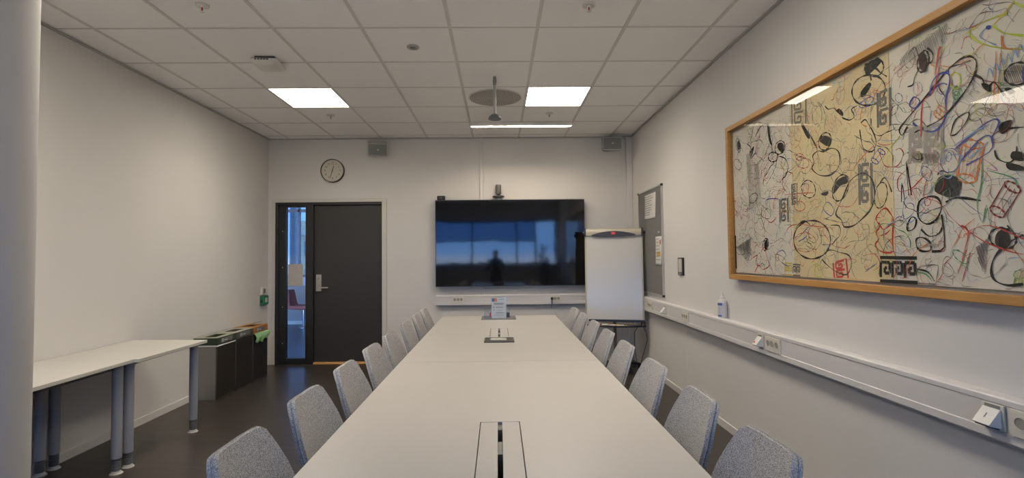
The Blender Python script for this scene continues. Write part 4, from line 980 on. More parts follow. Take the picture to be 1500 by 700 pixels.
for x0, x1, m_, dz in ((-.072, -.064, BLUEP, 0), (-.064, -.052, TEALP, -.004), (-.052, -.042, PINKP, 0), (-.042, -.030, YELP, .002), (-.030, -.022, RED, -.002)):
    build(MB().box((x0, -.0011, .172 + dz), (x1, -.0003, .205), M), 'colour_stripe', m_, sh)
t = thing('leaflet_rack', 'low clear acrylic box standing behind the table sign', 'holder', (-.02, 5.15, TZ + .006))
z0 = TZ + .0065; a = MB(); a.box((-.150, 5.12, z0), (.112, 5.123, z0 + .078)); a.box((-.150, 5.197, z0), (.112, 5.20, z0 + .078)); a.box((-.150, 5.123, z0), (-.147, 5.197, z0 + .078)); a.box((.109, 5.123, z0), (.112, 5.197, z0 + .078)); a.box((-.147, 5.123, z0), (.109, 5.197, z0 + .003))
build(a, 'acrylic_box', ACRYL, t)
t = thing('puck', 'small dark round puck in the acrylic box right of the sign', 'puck', (.092, 5.16, TZ + .0095))
build(MB().lathe([(.019, 0), (.021, .006), (.021, .040), (.018, .046), (.001, .047)], (.088, 5.155, TZ + .0100), n=24), 'puck_body', BLACK, t)
t = thing('marker_pen', 'short red marker in the acrylic box left of the sign', 'marker', (-.095, 5.15, TZ + .01))
build(MB().cyl((-.088, 5.145, TZ + .0165), (-.088, 5.165, TZ + .052), .0065, n=14), 'marker_body', RED, t)

# ================================================================== CHAIRS
def chair_outline(u, v):
    """backrest: u -1..1 across, v 0..1 up -> (side, depth, height)"""
    z0 = .43
    au = abs(u); top = .844 - .004 * (1 - au) ** 2 - (.052 * ((au - .72) / .28) ** 2.2 if au > .72 else 0)
    z = z0 + (top - z0) * v
    hw = .206 - .046 * max(0, (z - .55) / .28) ** 1.2 - .03 * max(0, (.52 - z) / .1)
    if v > .8 and au > .62: hw -= .010 * ((au - .62) / .38) ** 2 * (v - .8) / .2
    depth = -.32 * (z - z0) + .050 * au ** 2.2 * (.55 + .45 * (1 - v)) + .05 * max(0, 1 - (z - z0) / .10) ** 2
    return hw * u, depth, z
def thick_shell(mb, fn, nu, nv, th):
    """closed padded shell from a mid surface, rounded rim"""
    def pt(u, v, s):
        e = 1e-3
        p = Vector(fn(u, v)); du = Vector(fn(u + e, v)) - Vector(fn(u - e, v)); dv = Vector(fn(u, min(v + e, 1))) - Vector(fn(u, max(v - e, 0)))
        n = du.cross(dv).normalized(); return p + n * (s * th / 2)
    front = [[pt(-1 + 2 * i / nu, j / nv, 1) for i in range(nu + 1)] for j in range(nv + 1)]
    back = [[pt(-1 + 2 * i / nu, j / nv, -1) for i in range(nu + 1)] for j in range(nv + 1)]
    base = len(mb.v); vs = [p for r in front for p in r] + [p for r in back for p in r]; N = (nu + 1) * (nv + 1)
    fs = []
    for j in range(nv):
        for i in range(nu):
            a = j * (nu + 1) + i; fs.append((a, a + 1, a + nu + 2, a + nu + 1)); fs.append((N + a + nu + 1, N + a + nu + 2, N + a + 1, N + a))
    border = [i for i in range(nu + 1)] + [j * (nu + 1) + nu for j in range(1, nv + 1)] + [nv * (nu + 1) + i for i in range(nu - 1, -1, -1)] + [j * (nu + 1) for j in range(nv - 1, 0, -1)]
    k = len(border)
    for i in range(k):
        a, b_ = border[i], border[(i + 1) % k]; fs.append((a, N + a, N + b_, b_))
    mb.add(vs, fs)
    return [(vs[b_] + vs[N + b_]) / 2 for b_ in border], k
def make_chair():
    t = thing('conference_chair', 'chair', 'chair', (0, 0, 0), 0, 'grey chairs around the conference table')
    f = lambda u, v: (chair_outline(u, v)[1], chair_outline(u, v)[0], chair_outline(u, v)[2])   # faces +X, table side
    m = MB(); rim, k = thick_shell(m, f, 16, 18, .028)
    bk = build(m, 'backrest', FABRIC, t, world=False, smooth=80, bevel=.010, seg=3)
    w_ = MB(); w_.tube([p for p in rim[16:16 + 18 + 16 + 18]], .0035, 6); build(w_, 'piping', PIPE, bk, world=False, smooth=80)
    def seat(u, v):   # u across(-1..1), v back(0)..front(1)
        x = .02 + .43 * v; hw = .205 + .02 * math.sin(PI * min(v * 1.1, 1)) - (.03 * ((v - .8) / .2) ** 2 if v > .8 else 0)
        z = .452 + .012 * abs(u) ** 2 - .022 * (1 - abs(u)) * math.sin(PI * v) - (.018 * ((v - .75) / .25) ** 2 if v > .75 else 0)
        return (x, hw * u, z)
    m = MB(); thick_shell(m, seat, 14, 14, .042); build(m, 'seat', FABRIC, t, world=False, smooth=80, bevel=.012, seg=3)
    m = MB(); m.box((.10, -.15, .405), (.38, .15, .428)); build(m, 'seat_frame', CHLEG, t, world=False, bevel=.004)
    for sx, sy in ((.12, -.14), (.12, .14), (.36, -.14), (.36, .14)):
        ex = -.06 if sx < .2 else .44; ey = sy * 1.42
        m = MB(); m.cyl((sx, sy, .412), (ex, ey, .0), .014, .009, 14); build(m, 'leg', CHLEG, t, world=False)
    return t
left_ys = [1.45, 1.95, 2.45, 2.95, 3.43, 4.00, 4.53, 5.02]
right_ys = [1.39, 1.86, 2.40, 2.94, 3.43, 3.91, 4.44, 4.92]
lt = ['grey fabric chair left of the table, nearest the camera, cut by the photo edge',
      'grey fabric chair, second from the camera on the left side, below the sidelight',
      'grey fabric chair, third from the camera on the left side, just below the door threshold',
      'grey fabric chair, fourth from the camera on the left side, against the door leaf edge',
      'grey fabric chair, fifth from the camera on the left side of the table',
      'grey fabric chair, sixth from the camera on the left, third from the far end',
      'grey fabric chair, seventh from the camera on the left, second from the far end',
      'grey fabric chair at the far left end of the table, nearest the end wall']
rt = ['grey fabric chair right of the table, nearest the camera, cut by the photo edge',
      'grey fabric chair, second from the camera on the right side of the table',
      'grey fabric chair, third from the camera on the right side of the table',
      'grey fabric chair, fourth from the camera on the right, before the flip chart foot',
      'grey fabric chair, fifth from the camera on the right side of the table',
      'grey fabric chair, sixth from the camera on the right, under the flip chart pen tray',
      'grey fabric chair, seventh from the camera on the right, second from the far end',
      'grey fabric chair at the far right end of the table, nearest the television']
ch0 = make_chair(); first = True; rnd = random.Random(4)
for ys_, tx, side in ((left_ys, lt, -1), (right_ys, rt, 1)):
    for y, l_ in zip(ys_, tx):
        c = ch0 if first else copy_tree(ch0); first = False
        x = side * .640; c.location = (x, y + .012, 0); c.rotation_euler = (0, 0, (0 if side < 0 else PI) + math.radians(rnd.uniform(-2, 2)))
        c['label'] = l_

# ================================================================== SIDE TABLES ALONG THE LEFT WALL
def side_leg(t, x, y, top):
    l = MB().cyl((x, y, .10), (x, y, top), .030, n=28)
    lg = build(l, 'leg', LEG, t)
    s = MB(); z = .022
    while z < .100:
        s.lathe([(.0235, z), (.0265, z + .003), (.0265, z + .007), (.0235, z + .010)], (x, y, 0), n=20); z += .011
    s.lathe([(.0275, .094), (.0275, .104), (.03, .106)], (x, y, 0), n=20)
    build(s, 'threaded_foot', LEGD, lg)
    build(MB().lathe([(.036, .0), (.037, .004), (.029, .010), (.024, .022)], (x, y, 0), n=28), 'foot_pad', LEGF, lg)
STZ = .718
t = thing('side_table', 'narrow white side table by the left wall, partly behind the column', 'table', (-2.68, 2.6, 0))
build(MB().box((-2.978, 1.75, STZ - .022), (-2.392, 3.325, STZ)), 'tabletop', SIDE_TOP, t, bevel=.0015)
for a_ in (-2.92, -2.50): build(MB().box((a_, 1.80, STZ - .055), (a_ + .035, 3.28, STZ - .022)), 'apron_rail', LEGD, t)
for x, y in ((-2.462, 3.285), (-2.935, 3.275), (-2.462, 1.83), (-2.935, 1.83)): side_leg(t, x, y, STZ - .022)
t = thing('side_table', 'short white side table between the longer one and the waste bins', 'table', (-2.67, 3.7, 0))
tp = MB().prism([(-2.978, 3.328), (-2.358, 3.328), (-2.352, 4.085), (-2.972, 4.125)], STZ - .022, STZ, 'z')
build(tp, 'tabletop', SIDE_TOP, t, bevel=.0015)
for a_ in (-2.92, -2.50): build(MB().box((a_, 3.36, STZ - .055), (a_ + .035, 4.05, STZ - .022)), 'apron_rail', LEGD, t)
for x, y in ((-2.462, 3.385), (-2.935, 3.375), (-2.435, 4.045), (-2.935, 4.0)): side_leg(t, x, y, STZ - .022)

# ================================================================== WASTE BINS
def waste_bin(label, y0, y1, band, top, kind):
    BX0, BX1, BH = XL + .014, -2.742, .600
    t = thing('waste_bin', label, 'bin', ((BX0 + BX1) / 2, (y0 + y1) / 2, 0), 0, 'recycling bins by the left wall')
    body = build(MB().box((BX0, y0, .0), (BX1 - .012, y1, BH - .075)).mi(1).box((BX1 - .012, y0, .0), (BX1 + .001, y0 + .006, BH - .078)).box((BX1 - .012, y1 - .005, .0), (BX1 + .001, y1, BH - .078)), 'body', [BINSTEEL, MATS['bin_grey']], t, bevel=.002)
    d = build(MB().box((BX1 - .012, y0 + .006, .012), (BX1, y1 - .006, BH - .080)), 'door', BINDOOR, t, bevel=.002)
    # lid: collar with rectangular opening
    a = MB(); zt_, zb = BH, BH - .073; oy0, oy1, ox0, ox1 = y0 + .07, y1 - .07, BX0 + .06, BX1 - .055
    a.box((BX0, y0, zb), (BX1 + .002, oy0, zt_ - .003)); a.box((BX0, oy1, zb), (BX1 + .002, y1, zt_ - .003)); a.box((BX0, oy0, zb), (ox0, oy1, zt_ - .003)); a.box((ox1, oy0, zb), (BX1 + .002, oy1, zt_ - .003))
    lid = build(a, 'lid', band, t, bevel=.001)
    a = MB(); a.box((BX0, y0, zt_ - .003), (BX1 + .002, oy0, zt_)); a.box((BX0, oy1, zt_ - .003), (BX1 + .002, y1, zt_)); a.box((BX0, oy0, zt_ - .003), (ox0, oy1, zt_)); a.box((ox1, oy0, zt_ - .003), (BX1 + .002, oy1, zt_))
    build(a, 'lid_top', top, lid)
    pl = MB().box((BX1 + .002, y0 + .06, BH - .058), (BX1 + .004, y1 - .075, BH - .014)); lp = build(pl, 'label_plate', LABEL, lid)
    k = MB(); cy_ = y0 + .095
    N = 20; R1, R2 = .018, .014
    vs = [(xx, cy_ + r_ * math.cos(2 * PI * i / N), BH - .036 + r_ * math.sin(2 * PI * i / N)) for xx in (BX1 + .004, BX1 + .005) for r_ in (R1, R2) for i in range(N)]
    fs = []
    for i in range(N):
        j = (i + 1) % N; fs += [(2 * N + i, 2 * N + j, 3 * N + j, 3 * N + i), (i, j, 2 * N + j, 2 * N + i), (N + i, 3 * N + i, 3 * N + j, N + j)]
    k.add(vs, fs); k.box((BX1 + .004, cy_ - .004, BH - .044), (BX1 + .005, cy_ + .004, BH - .028))
    xs = cy_ + .03
    for i, (w__, h__) in enumerate(((.010, .014), (.006, .010), (.008, .010), (.004, .015), (.008, .010), (.005, .010))): k.box((BX1 + .004, xs, BH - .044), (BX1 + .005, xs + w__, BH - .044 + h__)); xs += w__ + .003
    build(k, 'label_print', PALE, lp)
    if kind == 'open':
        g = MB(); 
        def bagf(u, v):
            return (ox0 + (ox1 - ox0) * u, oy0 + (oy1 - oy0) * v, BH - .045 + .032 * math.exp(-((u - .5) ** 2 / .05 + (v - .35) ** 2 / .03)) - .01 * math.sin(u * 9) * math.sin(v * 11))
        gb = build(g.grid(bagf, 14, 14), 'bin_bag', BAG, t, smooth=70); gb.modifiers.new('thick', 'SOLIDIFY').thickness = .002
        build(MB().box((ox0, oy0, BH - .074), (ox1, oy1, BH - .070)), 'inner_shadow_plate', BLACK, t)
    if kind == 'open' and band is GREEN:
        s = MB(); s.box((BX0 + .02, y0 - .003, BH - .085), (BX1 + .003, y0 + .004, BH - .073)); s.box((BX1 - .004, y0, BH - .086), (BX1 + .004, y1 - .01, BH - .074))
        build(s, 'bag_edge', BAG, t, bevel=.003)
    if kind == 'flap':
        build(MB().box((ox0, oy0, BH - .004), (ox1, oy1, BH - .001)), 'flap', top, t)
        M = Matrix.Translation((ox0, 0, BH + .004)) @ Matrix.Rotation(math.radians(-12), 4, 'Y')
        build(MB().box((0, oy0 + .02, 0), (ox1 - ox0 + .02, oy1, .006), M), 'raised_flap', top, t)
        def cloth(u, v):
            yy = y0 + .012 + (y1 - y0 - .012) * u; drop = .045 + .050 * math.sin(PI * min(1, u * .75 + .22)) + .012 * math.sin(u * 17)
            return (BX1 + .006 + .016 * math.sin(PI * v) + .005 * math.sin(u * 23 + v * 4) * v + .012 * v, yy + .012 * v, BH - .070 - drop * v * 1.15)
        gb = build(MB().grid(cloth, 24, 8), 'bin_bag', GBAG, t, smooth=70); gb.modifiers.new('thick', 'SOLIDIFY').thickness = .002
        gb['label'] = 'pale green bag hanging over the front'
waste_bin('steel waste bin with dark green lid band, nearest the side table', 4.925, 5.275, GREEN, BINTOPG, 'open')
waste_bin('middle black-fronted waste bin with dark grey lid band', 5.280, 5.635, BINGREY, BINTOP, 'open')
waste_bin('waste bin with orange lid and green bag hanging out, nearest the door', 5.640, 5.985, ORANGE, mat('bin_orange_top', (.42, .22, .09), .5), 'flap')

# ================================================================== FLIP CHART
FX, FY = 1.385, 5.98; yaw = math.radians(-14)   # right side nearer the camera
t = thing('flip_chart', 'white flip chart easel with beige top rail in the right corner', 'flip chart', (FX, FY, 0))
MF = Matrix.Translation((FX, FY, 0)) @ Matrix.Rotation(yaw, 4, 'Z')
til = math.radians(-5)
MBd = MF @ Matrix.Translation((0, -.06, .60)) @ Matrix.Rotation(til, 4, 'X')   # board plane; local z up from board bottom
HW = .325
bd = build(MB().box((-HW, -.010, 0), (HW, .010, 1.06), MBd), 'board', BOARD, t, bevel=.003)
for a_ in (HW, -HW - .016): build(MB().box((a_, -.014, 0), (a_ + .016, .014, 1.03), MBd), 'side_rail', BEIGEM, t, bevel=.003)
# top clamp rail
r = MB(); poly = [(-.030, 1.005), (-.036, 1.02), (-.036, 1.075), (-.026, 1.088), (.012, 1.088), (.016, 1.08), (.016, 1.005)]
vs = [MBd @ Vector((s * (HW + .0), y, z)) for s in (-1, 1) for y, z in poly]; n = len(poly)
r.add(vs, [tuple(range(n)), tuple(reversed(range(n, 2 * n)))] + [(i, (i + 1) % n, n + (i + 1) % n, n + i) for i in range(n)])
tr = build(r, 'top_rail', BEIGEM, t, smooth=40)
for s in (-1, 1):
    build(MB().box((s * HW, -.040, .998), (s * (HW + .022), .018, 1.092), MBd), 'end_cap', NAVY, tr, bevel=.006)
    build(MB().cyl(MBd @ Vector((s * (HW + .022), -.01, 1.04)), MBd @ Vector((s * (HW + .042), -.01, 1.04)), .019, .015, 14), 'clamp_knob', BLACK, tr)
r = MB(); arc = [(-.26 + .52 * i / 24, 1.010 + .046 * math.sin(PI * i / 24) ** .8) for i in range(25)]; pl = arc + [(.26 - .52 * i / 8, 1.000 - .012 * math.sin(PI * i / 8)) for i in range(9)]
vs = [MBd @ Vector((x, y, z)) for y in (-.044, -.034) for x, z in pl]; n = len(pl)
r.add(vs, [tuple(range(n)), tuple(reversed(range(n, 2 * n)))] + [(i, (i + 1) % n, n + (i + 1) % n, n + i) for i in range(n)])
cl = build(r, 'clamp_grip', NAVY, tr, smooth=40)
bg = build(MB().box((-.024, -.047, 1.014), (.024, -.043, 1.046), MBd), 'badge', RED, cl)
tx = MB(); text_mb(tx, 'nobo', .017, MBd @ M_BACK(0, -.0475, 1.031), .0003); build(tx, 'badge_lettering', PAPER, bg, smooth=0)
# lower ledge and pen tray
build(MB().box((-HW + .025, -.030, -.022), (HW + .02, .012, .004), MBd), 'board_ledge', NAVY, t, bevel=.003)
r = MB(); pts = [(-HW + .01 + (2 * HW - .0) * i / 16, -.155 * math.sin(PI * (.12 + .76 * i / 16)) ** .6) for i in range(17)]
poly = [(x, y) for x, y in pts] + [(HW + .01, .01), (-HW + .01, .01)]
vs = [MF @ Vector((x, y - .05, z)) for z in (.530, .538) for x, y in poly]; n = len(poly)
r.add(vs, [tuple(reversed(range(n))), tuple(range(n, 2 * n))] + [(i, (i + 1) % n, n + (i + 1) % n, n + i) for i in range(n)])
r.tube([MF @ Vector((x, y - .05, .545)) for x, y in pts], .008, 8)
build(r, 'pen_tray', NAVY, t)
r = MB(); r.cyl(MF @ Vector((HW + .005, -.06, .548)), MF @ Vector((HW + .03, -.06, .548)), .030, .030, 18); build(r, 'tilt_knob', BLACK, t)
build(MB().cyl(MF @ Vector((0, .03, .06)), MF @ Vector((0, .03, 1.25)), .020, n=22), 'column', mat('stand_grey', (.20, .19, .17), .4, metal=.5), t)
build(MB().box((-.04, .002, 1.10), (.04, .05, 1.17), MF), 'board_bracket', BLACK, t)
build(MB().box((-.03, -.045, .62), (.03, .05, .66), MF), 'board_bracket', BLACK, t)
r = MB()
for k in range(5):
    a = 2 * PI * k / 5 + .32; e = MF @ Vector((.30 * math.cos(a), .03 + .30 * math.sin(a), .055))
    r.tube([MF @ Vector((0, .03, .085)), MF @ Vector((.15 * math.cos(a), .03 + .15 * math.sin(a), .075)), e], [.020, .018, .014], 8)
ft = build(r, 'base_star', BLACK, t)
for k in range(5):
    a = 2 * PI * k / 5 + .32; e = Vector((.30 * math.cos(a), .03 + .30 * math.sin(a), .026))
    r = MB().cyl(MF @ (e + Vector((0, -.012, 0))), MF @ (e + Vector((0, .012, 0))), .026, n=18); r.cyl(MF @ (e + Vector((0, 0, .01))), MF @ (e + Vector((0, 0, .035))), .010, n=10)
    build(r, 'castor', BLACK, ft)
# pens on the tray
def pen_(label, x, y, ang, L_, m, cap, r_=.009, name='marker_pen', cat='marker'):
    c = MF @ Vector((x, y - .05, .538 + r_)); d = (MF.to_3x3() @ Vector((math.cos(ang), math.sin(ang), 0))) * (L_ / 2)
    t = thing(name, label, cat, tuple(c), 0)
    build(MB().cyl(c - d, c + d * .35, r_, n=12), 'pen_body', m, t); build(MB().cyl(c + d * .35, c + d, r_ * 1.05, r_ * .9, 12), 'cap', cap, t)
pen_('pale grey marker at the left end of the flip chart tray', -.235, -.035, .5, .10, PALE, WPLAS)
pen_('red marker on the flip chart tray beside an orange one', -.165, -.075, .25, .10, RED, WPLAS, .011)
pen_('orange-capped marker lying on the flip chart tray', -.095, -.06, .35, .10, WPLAS, ORANGE, .011)
pen_('white marker with yellow cap on the flip chart tray', -.015, -.085, .1, .11, WPLAS, YELP)
pen_('cream marker lying at the right part of the flip chart tray', .085, -.115, -.05, .12, CPLAS, YELP, .008)
c = MF @ Vector((.165, -.11, .538)); t = thing('board_eraser', 'grey brown board eraser on the flip chart tray', 'eraser', tuple(c))
M = MF @ Matrix.Translation((.165, -.115, .538)) @ Matrix.Rotation(-.1, 4, 'Z')
build(MB().box((-.055, -.02, .010), (.055, .02, .032), M), 'grip', mat('eraser_grip', (.22, .17, .15), .7), t, bevel=.005); build(MB().box((-.053, -.019, .0005), (.053, .019, .010), M), 'felt_pad', DGREY, t)
# loose cables at the flip chart
t = thing('cable', 'thin black cable looping down from the flip chart tray', 'cable', (1.62, 5.86, 0))
P0 = MF @ Vector((.27, -.08, .53)); P1 = MF @ Vector((.325, -.06, .52))
build(MB().tube([P0, P0 + Vector((-.045, 0, -.06)), P0 + Vector((-.05, .0, -.16)), P0 + Vector((-.035, .03, -.30)), P0 + Vector((.0, .08, -.45)), (1.60, 6.0, .02), (1.66, 6.08, .006)], .0035, 8), 'cord', BLACK, t)
t = thing('cable', 'thin black cable hanging from the flip chart tilt knob to the floor', 'cable', (1.66, 5.86, 0))
build(MB().tube([P1, P1 + Vector((.035, 0, -.06)), P1 + Vector((.045, .0, -.15)), P1 + Vector((.02, .03, -.27)), P1 + Vector((-.01, .08, -.42)), (1.68, 5.98, .02), (1.71, 6.02, .006)], .0035, 8), 'cord', BLACK, t)
t = thing('cable', 'black cord with a small plug hanging behind the right edge of the flip chart', 'cable', (1.735, 5.93, .50))
build(MB().tube([(1.735, 6.13, .84), (1.69, 6.11, .78), (1.685, 6.02, .74), (1.69, 5.98, .70), (1.705, 5.96, .63), (1.70, 5.95, .56)], .0035, 8), 'cord', BLACK, t)
build(MB().cyl((1.70, 5.95, .565), (1.698, 5.948, .515), .009, .006, 12), 'plug', BLACK, t)

# ================================================================== CORRIDOR CONTENTS
t = thing('swivel_chair', 'dark red upholstered swivel chair in the corridor seen through the sidelight', 'chair', (-3.87, 10.0, 0))
def cb(u, v):  # back, seen from the side; faces +X
    z = .40 + .35 * v; return (-.26 - .045 * v ** 1.2 + .05 * abs(u) ** 2 + .10 * max(0, .25 - v) ** 1.1, (.20 - .05 * v) * u, z)
m = MB(); thick_shell(m, lambda u, v: (cb(u, v)[0] + .0, cb(u, v)[1], cb(u, v)[2]), 12, 12, .05); build(m, 'backrest', MAROON, t, world=False, smooth=80, bevel=.014)
m = MB(); thick_shell(m, lambda u, v: (-.25 + .46 * v, .20 * u, .405 + .02 * abs(u) ** 2 - .02 * math.sin(PI * v)), 12, 12, .07); build(m, 'seat', MAROON, t, world=False, smooth=80, bevel=.016)
build(MB().cyl((0, 0, .02), (0, 0, .38), .022, n=18), 'pedestal', CHROME, t, world=False); build(MB().lathe([(.10, 0), (.10, .008), (.04, .022), (.03, .03)], n=36), 'base', CHROME, t, world=False)
# column and building beyond the corridor glazing
t = thing('round_column', 'pale round column beyond the corridor glazing', 'column', (-4.50, 11.2, -.1))
build(MB().cyl((-4.545, 11.2, -.1), (-4.545, 11.2, 5.2), .10, n=32), 'shaft', mat('column_pale', (.70, .74, .82), .6), t)
t = thing('office_building', 'pale office building beyond the corridor glazing', 'building', (-6.6, 18, 0))
b = MB(); b.box((-7.1, 17.5, -.1), (-4.2, 20.5, 2.68)); build(b, 'facade', FACADE, t)
b = MB()
for z in (.5, 1.45):
    for x in (-6.75, -5.95, -5.15): b.box((x, 17.46, z), (x + .45, 17.5, z + .5))
build(b, 'window_row', FACWIN, t)
build(MB().box((-7.2, 17.3, 2.18), (-4.1, 17.52, 2.25)), 'cornice', WPLAS, t)
struct(MB().box((-16, YE + .5, -.25), (6, 26, -.1)), 'ground', mat('paving', (.30, .33, .36), .9), 'paved courtyard outside the corridor glazing')

# ================================================================== BEHIND THE CAMERA (seen mirrored in the screen)
t = thing('potted_plant', 'bushy potted plant by the window, mirrored in the screen', 'plant', (1.28, -1.1, 0))
build(MB().lathe([(.11, 0), (.15, .30), (.16, .32), (.14, .32), (.135, .27), (.001, .27)], (1.28, -1.1, 0), n=32), 'pot', POT, t)
s = MB(); rnd = random.Random(8); lf = MB()
for k in range(7):
    a = 2 * PI * k / 7; tip = Vector((1.28 + .14 * math.cos(a), -1.1 + .10 * math.sin(a), 1.25 + .45 * rnd.random()))
    base = Vector((1.28, -1.1, .27)); mid = (base + tip) / 2 + Vector((.02 * math.cos(a), .02 * math.sin(a), .1)); s.tube([base, mid, tip], [.010, .007, .004], 6)
    for i in range(34):
        f_ = .35 + .65 * rnd.random(); c = base.lerp(mid, min(1, f_ * 2)) if f_ < .5 else mid.lerp(tip, (f_ - .5) * 2)
        th, ph = rnd.uniform(0, 2 * PI), rnd.uniform(-.5, .8); d = Vector((math.cos(th) * math.cos(ph), math.sin(th) * math.cos(ph), math.sin(ph))); L_ = rnd.uniform(.07, .13)
        sd = d.cross(Vector((0, 0, 1))).normalized() * L_ * .28; dn = Vector((0, 0, -.018))
        lf.add([c, c + d * L_ * .45 + sd + dn * .3, c + d * L_ + dn, c + d * L_ * .45 - sd + dn * .3, c + d * L_ * .5 + Vector((0, 0, .006))], [(0, 1, 4), (1, 2, 4), (2, 3, 4), (3, 0, 4)])
build(s, 'stem', STEM, t); lo = build(lf, 'foliage', LEAF, t, smooth=0)
# person behind the camera
def person():
    t = thing('person', 'person in a dark jacket behind the camera, seen only mirrored in the screen', 'person', (-.08, -.62, 0))
    V = {}; verts, edges, rad = [], [], []
    def add(k, p, r, par=None):
        V[k] = len(verts); verts.append(p); rad.append(r)
        if par is not None: edges.append((V[par], V[k]))
    add('pelvis', (0, 0, .80), (.15, .11)); add('waist', (0, .0, .95), (.135, .10), 'pelvis'); add('chest', (0, .01, 1.12), (.16, .115), 'waist'); add('upper', (0, .01, 1.24), (.13, .09), 'chest')
    add('neck', (0, .025, 1.33), (.052, .055), 'upper'); add('jaw', (0, .05, 1.385), (.062, .072), 'neck'); add('head', (0, .05, 1.45), (.074, .090), 'jaw'); add('crown', (0, .045, 1.505), (.058, .068), 'head')
    for s, sn in ((-1, 'l'), (1, 'r')):
        add('sh' + sn, (s * .165, .01, 1.235), (.062, .062), 'upper'); add('el' + sn, (s * .235, .03, 1.00), (.045, .045), 'sh' + sn); add('wr' + sn, (s * .15, .22, 1.08), (.030, .030), 'el' + sn)
        add('hip' + sn, (s * .09, 0, .74), (.092, .092), 'pelvis'); add('kn' + sn, (s * .11, .05, .43), (.062, .062), 'hip' + sn); add('an' + sn, (s * .12, .0, .09), (.042, .042), 'kn' + sn); add('toe' + sn, (s * .13, .15, .035), (.036, .030), 'an' + sn)
        add('palm' + sn, (s * .125, .275, 1.10), (.024, .034), 'wr' + sn)
        for i in range(4):
            fx = s * (.150 - i * .018); k = 'f%d%s' % (i, sn); ln = (.055, .068, .070, .058)[i]
            add(k, (fx, .305, 1.105 + .004 * i), (.0095, .0095), 'palm' + sn); add(k + 'b', (fx - s * .004, .305 + ln * .6, 1.095), (.0085, .0085), k); add(k + 'c', (fx - s * .012, .305 + ln * .85, 1.075), (.007, .007), k + 'b')
        add('th' + sn, (s * .095, .275, 1.115), (.010, .010), 'palm' + sn); add('thb' + sn, (s * .078, .305, 1.12), (.0085, .0085), 'th' + sn)
    me = bpy.data.meshes.new('body'); me.from_pydata(verts, edges, []); o = bpy.data.objects.new('body', me); COL.objects.link(o)
    sk = o.modifiers.new('skin', 'SKIN'); sk.use_smooth_shade = True
    for i, r_ in enumerate(rad): me.skin_vertices[0].data[i].radius = r_
    me.skin_vertices[0].data[0].use_root = True
    sb = o.modifiers.new('sub', 'SUBSURF'); sb.levels = 2; sb.render_levels = 2
    bpy.context.view_layer.update(); dg = bpy.context.evaluated_depsgraph_get()
    m2 = bpy.data.meshes.new_from_object(o.evaluated_get(dg)); bpy.data.objects.remove(o)
    for m_ in (JACKET, SKIN, PANTS, BLACK): m2.materials.append(m_)
    for p in m2.polygons:
        c = p.center; p.use_smooth = True
        p.material_index = 1 if (c.z > 1.345 or (c.y > .235 and c.z > .9)) else (2 if c.z < .86 else 0)
        if c.z < .085: p.material_index = 3
    b = bpy.data.objects.new('body', m2); COL.objects.link(b); b.parent = t
    # face
    fm = MB(); fm.add([(-.012, .136, 1.435), (.012, .136, 1.435), (0, .164, 1.437), (0, .136, 1.475)], [(0, 1, 2), (0, 2, 3), (1, 3, 2), (0, 3, 1)]); build(fm, 'nose', SKIN, t, world=False, smooth=80)
    build(MB().box((-.022, .128, 1.403), (.022, .134, 1.409)), 'mouth', mat('lips', (.30, .10, .09), .6), t, world=False, bevel=.002)
    for s in (-1, 1):
        build(MB().lathe([(.001, -.009), (.006, -.006), (.009, 0), (.006, .006), (.001, .009)], (s * .028, .130, 1.462), n=12), 'eye', BLACK, t, world=False)
        build(MB().lathe([(.004, -.026), (.013, -.010), (.015, .010), (.006, .026)], (s * .080, .045, 1.447), n=12), 'ear', SKIN, t, world=False)
    hm = MB(); 
    def hair(u, v):
        a = 2 * PI * u; e = PI / 2 * v; cut = .012 if math.sin(a) > .3 else -.03
        return (.084 * math.cos(a) * math.cos(e), .043 + .098 * math.sin(a) * math.cos(e) * (.93 if math.sin(a) > 0 else 1), 1.475 + (cut if v < .3 else 0) * (1 - v / .3 if v < .3 else 0) + .073 * math.sin(e))
    build(hm.grid(hair, 24, 8), 'hair', HAIR, t, world=False, smooth=80).modifiers.new('thick', 'SOLIDIFY').thickness = .008
person()

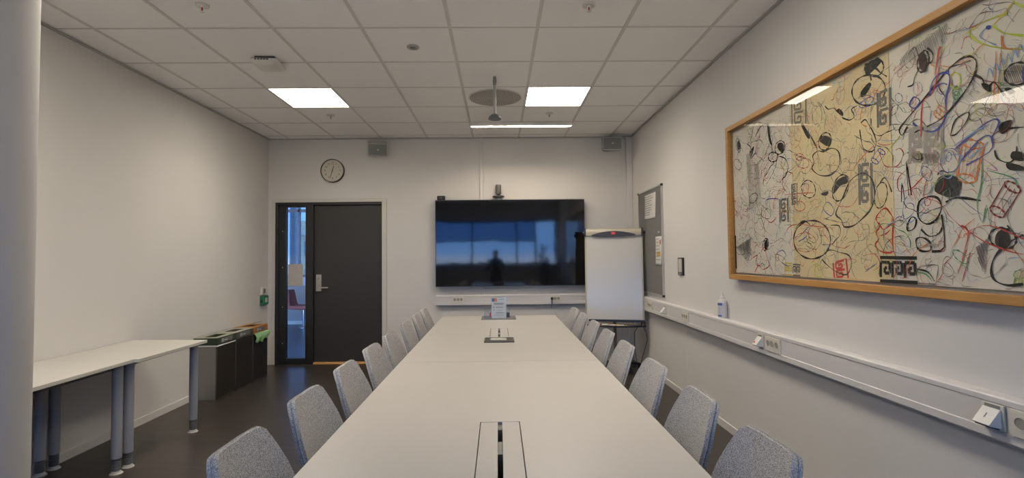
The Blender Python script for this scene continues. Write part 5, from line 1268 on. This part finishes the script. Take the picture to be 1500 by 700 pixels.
# ================================================================== LIGHT, CAMERA, VIEW
wd = bpy.data.worlds.new('sky'); scn.world = wd; wd.use_nodes = True
bg = wd.node_tree.nodes['Background']; nt = wd.node_tree
tc = nt.nodes.new('ShaderNodeTexCoord'); sp = nt.nodes.new('ShaderNodeSeparateXYZ'); cr = nt.nodes.new('ShaderNodeValToRGB')
cr.color_ramp.elements[0].position = .485; cr.color_ramp.elements[0].color = (.86, .80, .74, 1)  # lower half made bright and warm to throw added light up onto the ceiling
cr.color_ramp.elements[1].position = .505; cr.color_ramp.elements[1].color = (.22, .47, .96, 1)
mr = nt.nodes.new('ShaderNodeMapRange'); mr.inputs['From Min'].default_value = -1; mr.inputs['From Max'].default_value = 1
nt.links.new(tc.outputs['Generated'], sp.inputs[0]); nt.links.new(sp.outputs['Z'], mr.inputs['Value']); nt.links.new(mr.outputs[0], cr.inputs[0]); nt.links.new(cr.outputs[0], bg.inputs[0])
bg.inputs[1].default_value = 4.2
def portal(name, loc, rot, sx, sy):
    l = bpy.data.lights.new(name, 'AREA'); l.shape = 'RECTANGLE'; l.size = sx; l.size_y = sy; l.cycles.is_portal = True
    o = bpy.data.objects.new(name, l); COL.objects.link(o); o.location = loc; o.rotation_euler = rot; return o
portal('window_light_portal', ((WX0 + WX1) / 2, YF - .16, (WZ0 + WZ1) / 2), (PI / 2, 0, PI), WX1 - WX0, WZ1 - WZ0)
portal('corridor_light_portal', ((cx0 + cx1) / 2, YE + .2, 2.0), (PI / 2, 0, 0), cx1 - cx0, 2.0)

cam = bpy.data.cameras.new('camera'); co = bpy.data.objects.new('camera', cam); COL.objects.link(co); scn.camera = co
F, yaw_, pitch_, roll_, CX_ = 730.8435, .0159, .0347, .0105, 741.3996
cam.sensor_fit = 'HORIZONTAL'; cam.sensor_width = 36; cam.lens = F / 1500 * 36; cam.shift_x = (750 - CX_) / 1500; cam.clip_start = .05
c_, s_ = math.cos(yaw_), math.sin(yaw_); cp, sp_ = math.cos(pitch_), math.sin(pitch_); cr_, sr_ = math.cos(roll_), math.sin(roll_)
ff = Vector((s_ * cp, c_ * cp, sp_)); rr = Vector((c_, -s_, 0)); dd = -rr.cross(ff)
r2 = rr * cr_ + dd * sr_; d2 = -rr * sr_ + dd * cr_
co.matrix_world = Matrix(((r2.x, -d2.x, -ff.x, 0), (r2.y, -d2.y, -ff.y, 0), (r2.z, -d2.z, -ff.z, 1.365), (0, 0, 0, 1)))
vs_ = scn.view_settings; vs_.view_transform = 'Standard'; vs_.look = 'None'; vs_.gamma = 1; vs_.use_curve_mapping = False; vs_.exposure = 0.73
scn.display_settings.display_device = 'sRGB'
scn.cycles.max_bounces = 8; scn.cycles.diffuse_bounces = 5; scn.cycles.transparent_max_bounces = 12; scn.cycles.sample_clamp_indirect = 6
